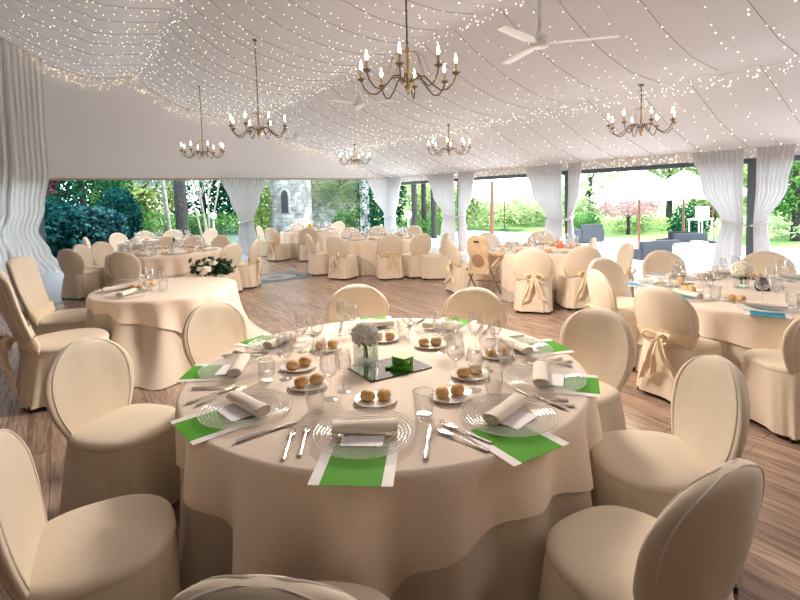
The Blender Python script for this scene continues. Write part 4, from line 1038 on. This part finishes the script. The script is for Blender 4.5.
# right garden
spec = [(470, 34, 2.6, 2.4, 'leaf_pale', 'pale sunlit shrub bank left of the reddish trunk'), (515, 36, 3.4, 2.0, 'leaf_bright', 'sunlit shrub bank right of the reddish trunk'), (548, 34, 3.0, 2.6, 'leaf_pale', 'pale sunlit shrub bank behind the drapes by the parasols')]
for k, (px, D, w, h, lf, l) in enumerate(spec): bush(px, D, w, h, lf, 30 + k, l, 2000, .28, g=-.5)
trunk('slim_tree', 492, 27, .10, 3.0, 'bark_red', 'reddish bare trunk in the bright middle window', .1, g=-.5, fronds=False)
tree('tree', 'tall airy sunlit tree at the left of the parasol window', 'tree', G(590, 34, -.5), (4, .2), [(0, 0, 3.5, 2.6, 2.2, 3.6), (1.5, 0, 6, 2.2, 2, 1.6), (-1, 0, 1.4, 1.8, 1.5, 1.5)], 4200, .3, 'leaf_pale', 40)
tree('tree', 'bright green tree overhanging above the white parasol', 'tree', G(668, 30, -.5), (4.6, .2), [(0, 0, 5.4, 2.6, 2.2, 1.6), (2.2, 0, 5.6, 2.2, 2, 1.6), (1.0, 0, 3.8, 2.4, 2, 1.5)], 5600, .28, 'leaf_bright', 41)
tree('tree', 'rounded green tree behind the second parasol', 'tree', G(712, 28, -.5), (3.4, .2), [(0, 0, 3.8, 2.4, 2, 3.2), (1.5, 0, 2, 2, 2, 2)], 4600, .28, 'leaf_bright', 42)
tree('tree', 'low pink-leaved tree beneath the white parasol', 'tree', G(628, 25, -.5), (1.3, .1), [(0, 0, 1.6, 1.7, 1.3, .75), (1.5, 0, 1.4, 1.1, 1, .65), (-1.2, 0, 1.5, .9, .9, .6)], 3000, .17, 'leaf_pink', 43)
tree('tree', 'dark leafy tree at the right edge of the photo, beyond the last drape', 'tree', G(795, 20, -.5), (3, .2), [(0, 0, 3.2, 1.8, 1.6, 2.2), (1.4, 0, 2.6, 1.6, 1.5, 2.6), (-.5, 0, 4, 1.2, 1.2, 1.2)], 4600, .22, 'leaf_mid', 44)
tree('tree', 'sunlit tree far behind the last drape', 'tree', G(765, 30, -.5), (3, .2), [(0, 0, 3.2, 3.4, 2, 3.4)], 3600, .3, 'leaf_bright', 45)
bush(688, 19.5, .9, 1.75, 'leaf_conifer', 46, 'clipped dark hedge behind the second parasol pole', 1800, .13, g=-.5)
bush(585, 24, 1.0, 1.3, 'leaf_mid', 47, 'green shrub at the foot of the airy tree', 1200, .16, g=-.5)
bush(778, 22, 3.4, 1.0, 'leaf_pale', 48, 'low sunlit flower bank beyond the last drape', 1800, .2, g=-.5)
bush(640, 27, 3.0, .8, 'leaf_bright', 49, 'low bright shrub row on the lawn under the pink tree', 1800, .18, g=-.5)
def parasol(px, D, R_, zr, za, label):
    g = G(px, D, -.45); o = empty('parasol', g, -PSI + .3); tag(o, label, 'parasol'); zr += .45; za += .45
    b = B(); b.tube([(0, 0, 0), (0, 0, za)], .035, 10); b.out('pole', 'timber', o)
    b = B(); b.lathe([(.28, 0), (.28, .05), (.06, .08), (.06, .2)], 20); b.out('base', 'post', o)
    b = B(); n = 32; rings = []
    def rad(j): a = (2 * pi * j / n) % (pi / 2) - pi / 4; return min(1 / abs(cos(a)), 1.25)
    for k, z in ((1.0, zr - .16), (1.0, zr), (.75, zr + (za - zr) * .28), (.5, zr + (za - zr) * .53), (.25, zr + (za - zr) * .78), (.02, za)):
        rings.append([(R_ * k * rad(j) * cos(2 * pi * j / n), R_ * k * rad(j) * sin(2 * pi * j / n), z - .05 * k * (1 - cos(2 * pi * j / n * 8)) * .5) for j in range(n)])
    b.loft(rings, False, True); b.out('canopy', 'parasol', o)
    for j in range(8):
        t = pi / 4 * j; b = B(); b.tube([(0, 0, zr - .05), (R_ * .5 * cos(t), R_ * .5 * sin(t), zr + (za - zr) * .45)], .014, 6); b.out('rib', 'timber', o)
parasol(639, 15.5, 1.35, 1.62, 2.45, 'white square parasol in front of the pink tree')
parasol(683, 17.0, 1.30, 1.60, 2.4, 'second white parasol right of the first, before the green tree')
parasol(712, 19.5, 1.2, 1.6, 2.3, 'third white parasol half hidden by the drape')
parasol(505, 30, 2.3, 1.75, 2.6, 'distant white parasol in the bright middle window')
def sofa(px, D, rz, w, label):
    o = empty('wicker_sofa', G(px, D, -.45), rz); tag(o, label, 'sofa'); h = w / 2
    b = B(); b.box(-h, h, -.38, .38, .06, .34); b.out('base', 'wicker', o, False)
    b = B(); b.add(*prism([(-h, -.42), (h, -.42), (h, -.28), (-h, -.28)], .06, .80)); b.out('backrest', 'wicker', o, False)
    for sx in (-1, 1):
        b = B(); b.box(sx * h - .08, sx * h + .08, -.40, .40, .06, .58); b.out('arm', 'wicker', o, False)
    for k in range(2 if w > 1.2 else 1):
        n = 2 if w > 1.2 else 1; ww = (w - .2) / n; x0 = -h + .1 + k * ww; b = B(); b.loft([[(x0 + ww / 2 + q_[0], .05 + q_[1], z) for q_ in [sup(ww / 2 - .01 - e, .30 - e, 6, 2 * pi * j / 24) for j in range(24)]] for z, e in ((.34, .02), (.36, 0), (.44, 0), (.46, .03))]); b.out('cushion', 'cushion', o)
    for sx in (-1, 1):
        for sy in (-.34, .34):
            b = B(); b.box(sx * (h - .05) - .03, sx * (h - .05) + .03, sy - .03, sy + .03, 0, .06); b.out('leg', 'black', o, False)
sofa(650, 13.6, -PSI + .25, 1.15, 'grey wicker sofa on the sunny terrace with its back to the room')
sofa(678, 15.6, -PSI + 2.2, .9, 'grey wicker armchair right of the parasol pole, side-on')
sofa(588, 21, -PSI + .1, .9, 'grey wicker armchair farther left on the terrace')
sofa(697, 14.8, -PSI + pi, 1.0, 'pale grey bench-like wicker sofa behind the white buffet table')
bt = G(699, 12.4, -.45); o = empty('buffet_table', bt); tag(o, 'white-clothed round table outside on the terrace', 'table')
b = B(); n = 72; b.loft([[(r_ * cos(2 * pi * j / n) * (1 + k * .05 * sin(2 * pi * j / n * 13)), r_ * sin(2 * pi * j / n) * (1 + k * .05 * sin(2 * pi * j / n * 13)), z) for j in range(n)] for r_, z, k in ((.62, .02, 1), (.6, .35, .7), (.585, .7, .2), (.58, .74, 0), (.57, .75, 0))]); b.out('cloth', 'parasol', o)
b = B(); b.lathe([(.03, .75), (.03, .8), (.2, .82), (.2, .84), (.02, .84)], 24); b.out('cake_stand', 'porcelain', o)
o = empty('white_stand', G(700, 16.2, -.45)); tag(o, 'white frame stand with a box on top, behind the terrace sofa', 'stand')
for sx in (-.35, .35):
    for sy in (-.2, .2):
        b = B(); b.tube([(sx, sy, 0), (sx, sy, 1.15)], .025, 6); b.out('leg', 'parasol', o)
b = B(); b.box(-.4, .4, -.25, .25, 1.15, 1.2); b.out('shelf', 'parasol', o, False); b = B(); b.box(-.05, .3, -.15, .15, 1.2, 1.6); b.out('box', 'parasol', o, False)

# ------------------------------------------------------------------ light
w = bpy.data.worlds.new('sky'); S.world = w; w.use_nodes = True; nt = w.node_tree
bg = nt.nodes['Background']; bg.inputs[0].default_value = (.80, .90, 1.0, 1); bg.inputs[1].default_value = 5.2
sl = bpy.data.lights.new('sun', 'SUN'); sl.energy = 7; sl.angle = radians(2); sl.color = (1, .95, .86)
so = bpy.data.objects.new('sun', sl); COL.objects.link(so)
az, el = radians(-35), radians(58); sd = Vector((cos(az) * cos(el), sin(az) * cos(el), sin(el)))
so.rotation_euler = sd.to_track_quat('Z', 'Y').to_euler()
S.view_settings.view_transform = 'Standard'; S.view_settings.look = 'None'; S.view_settings.gamma = 1
S.view_settings.use_curve_mapping = False
S.view_settings.exposure = 0.36
S.cycles.max_bounces = 10; S.cycles.diffuse_bounces = 5; S.cycles.transparent_max_bounces = 24; S.cycles.glossy_bounces = 4; S.cycles.transmission_bounces = 6
S.cycles.use_denoising = True; S.cycles.sample_clamp_indirect = 6; S.cycles.caustics_reflective = False
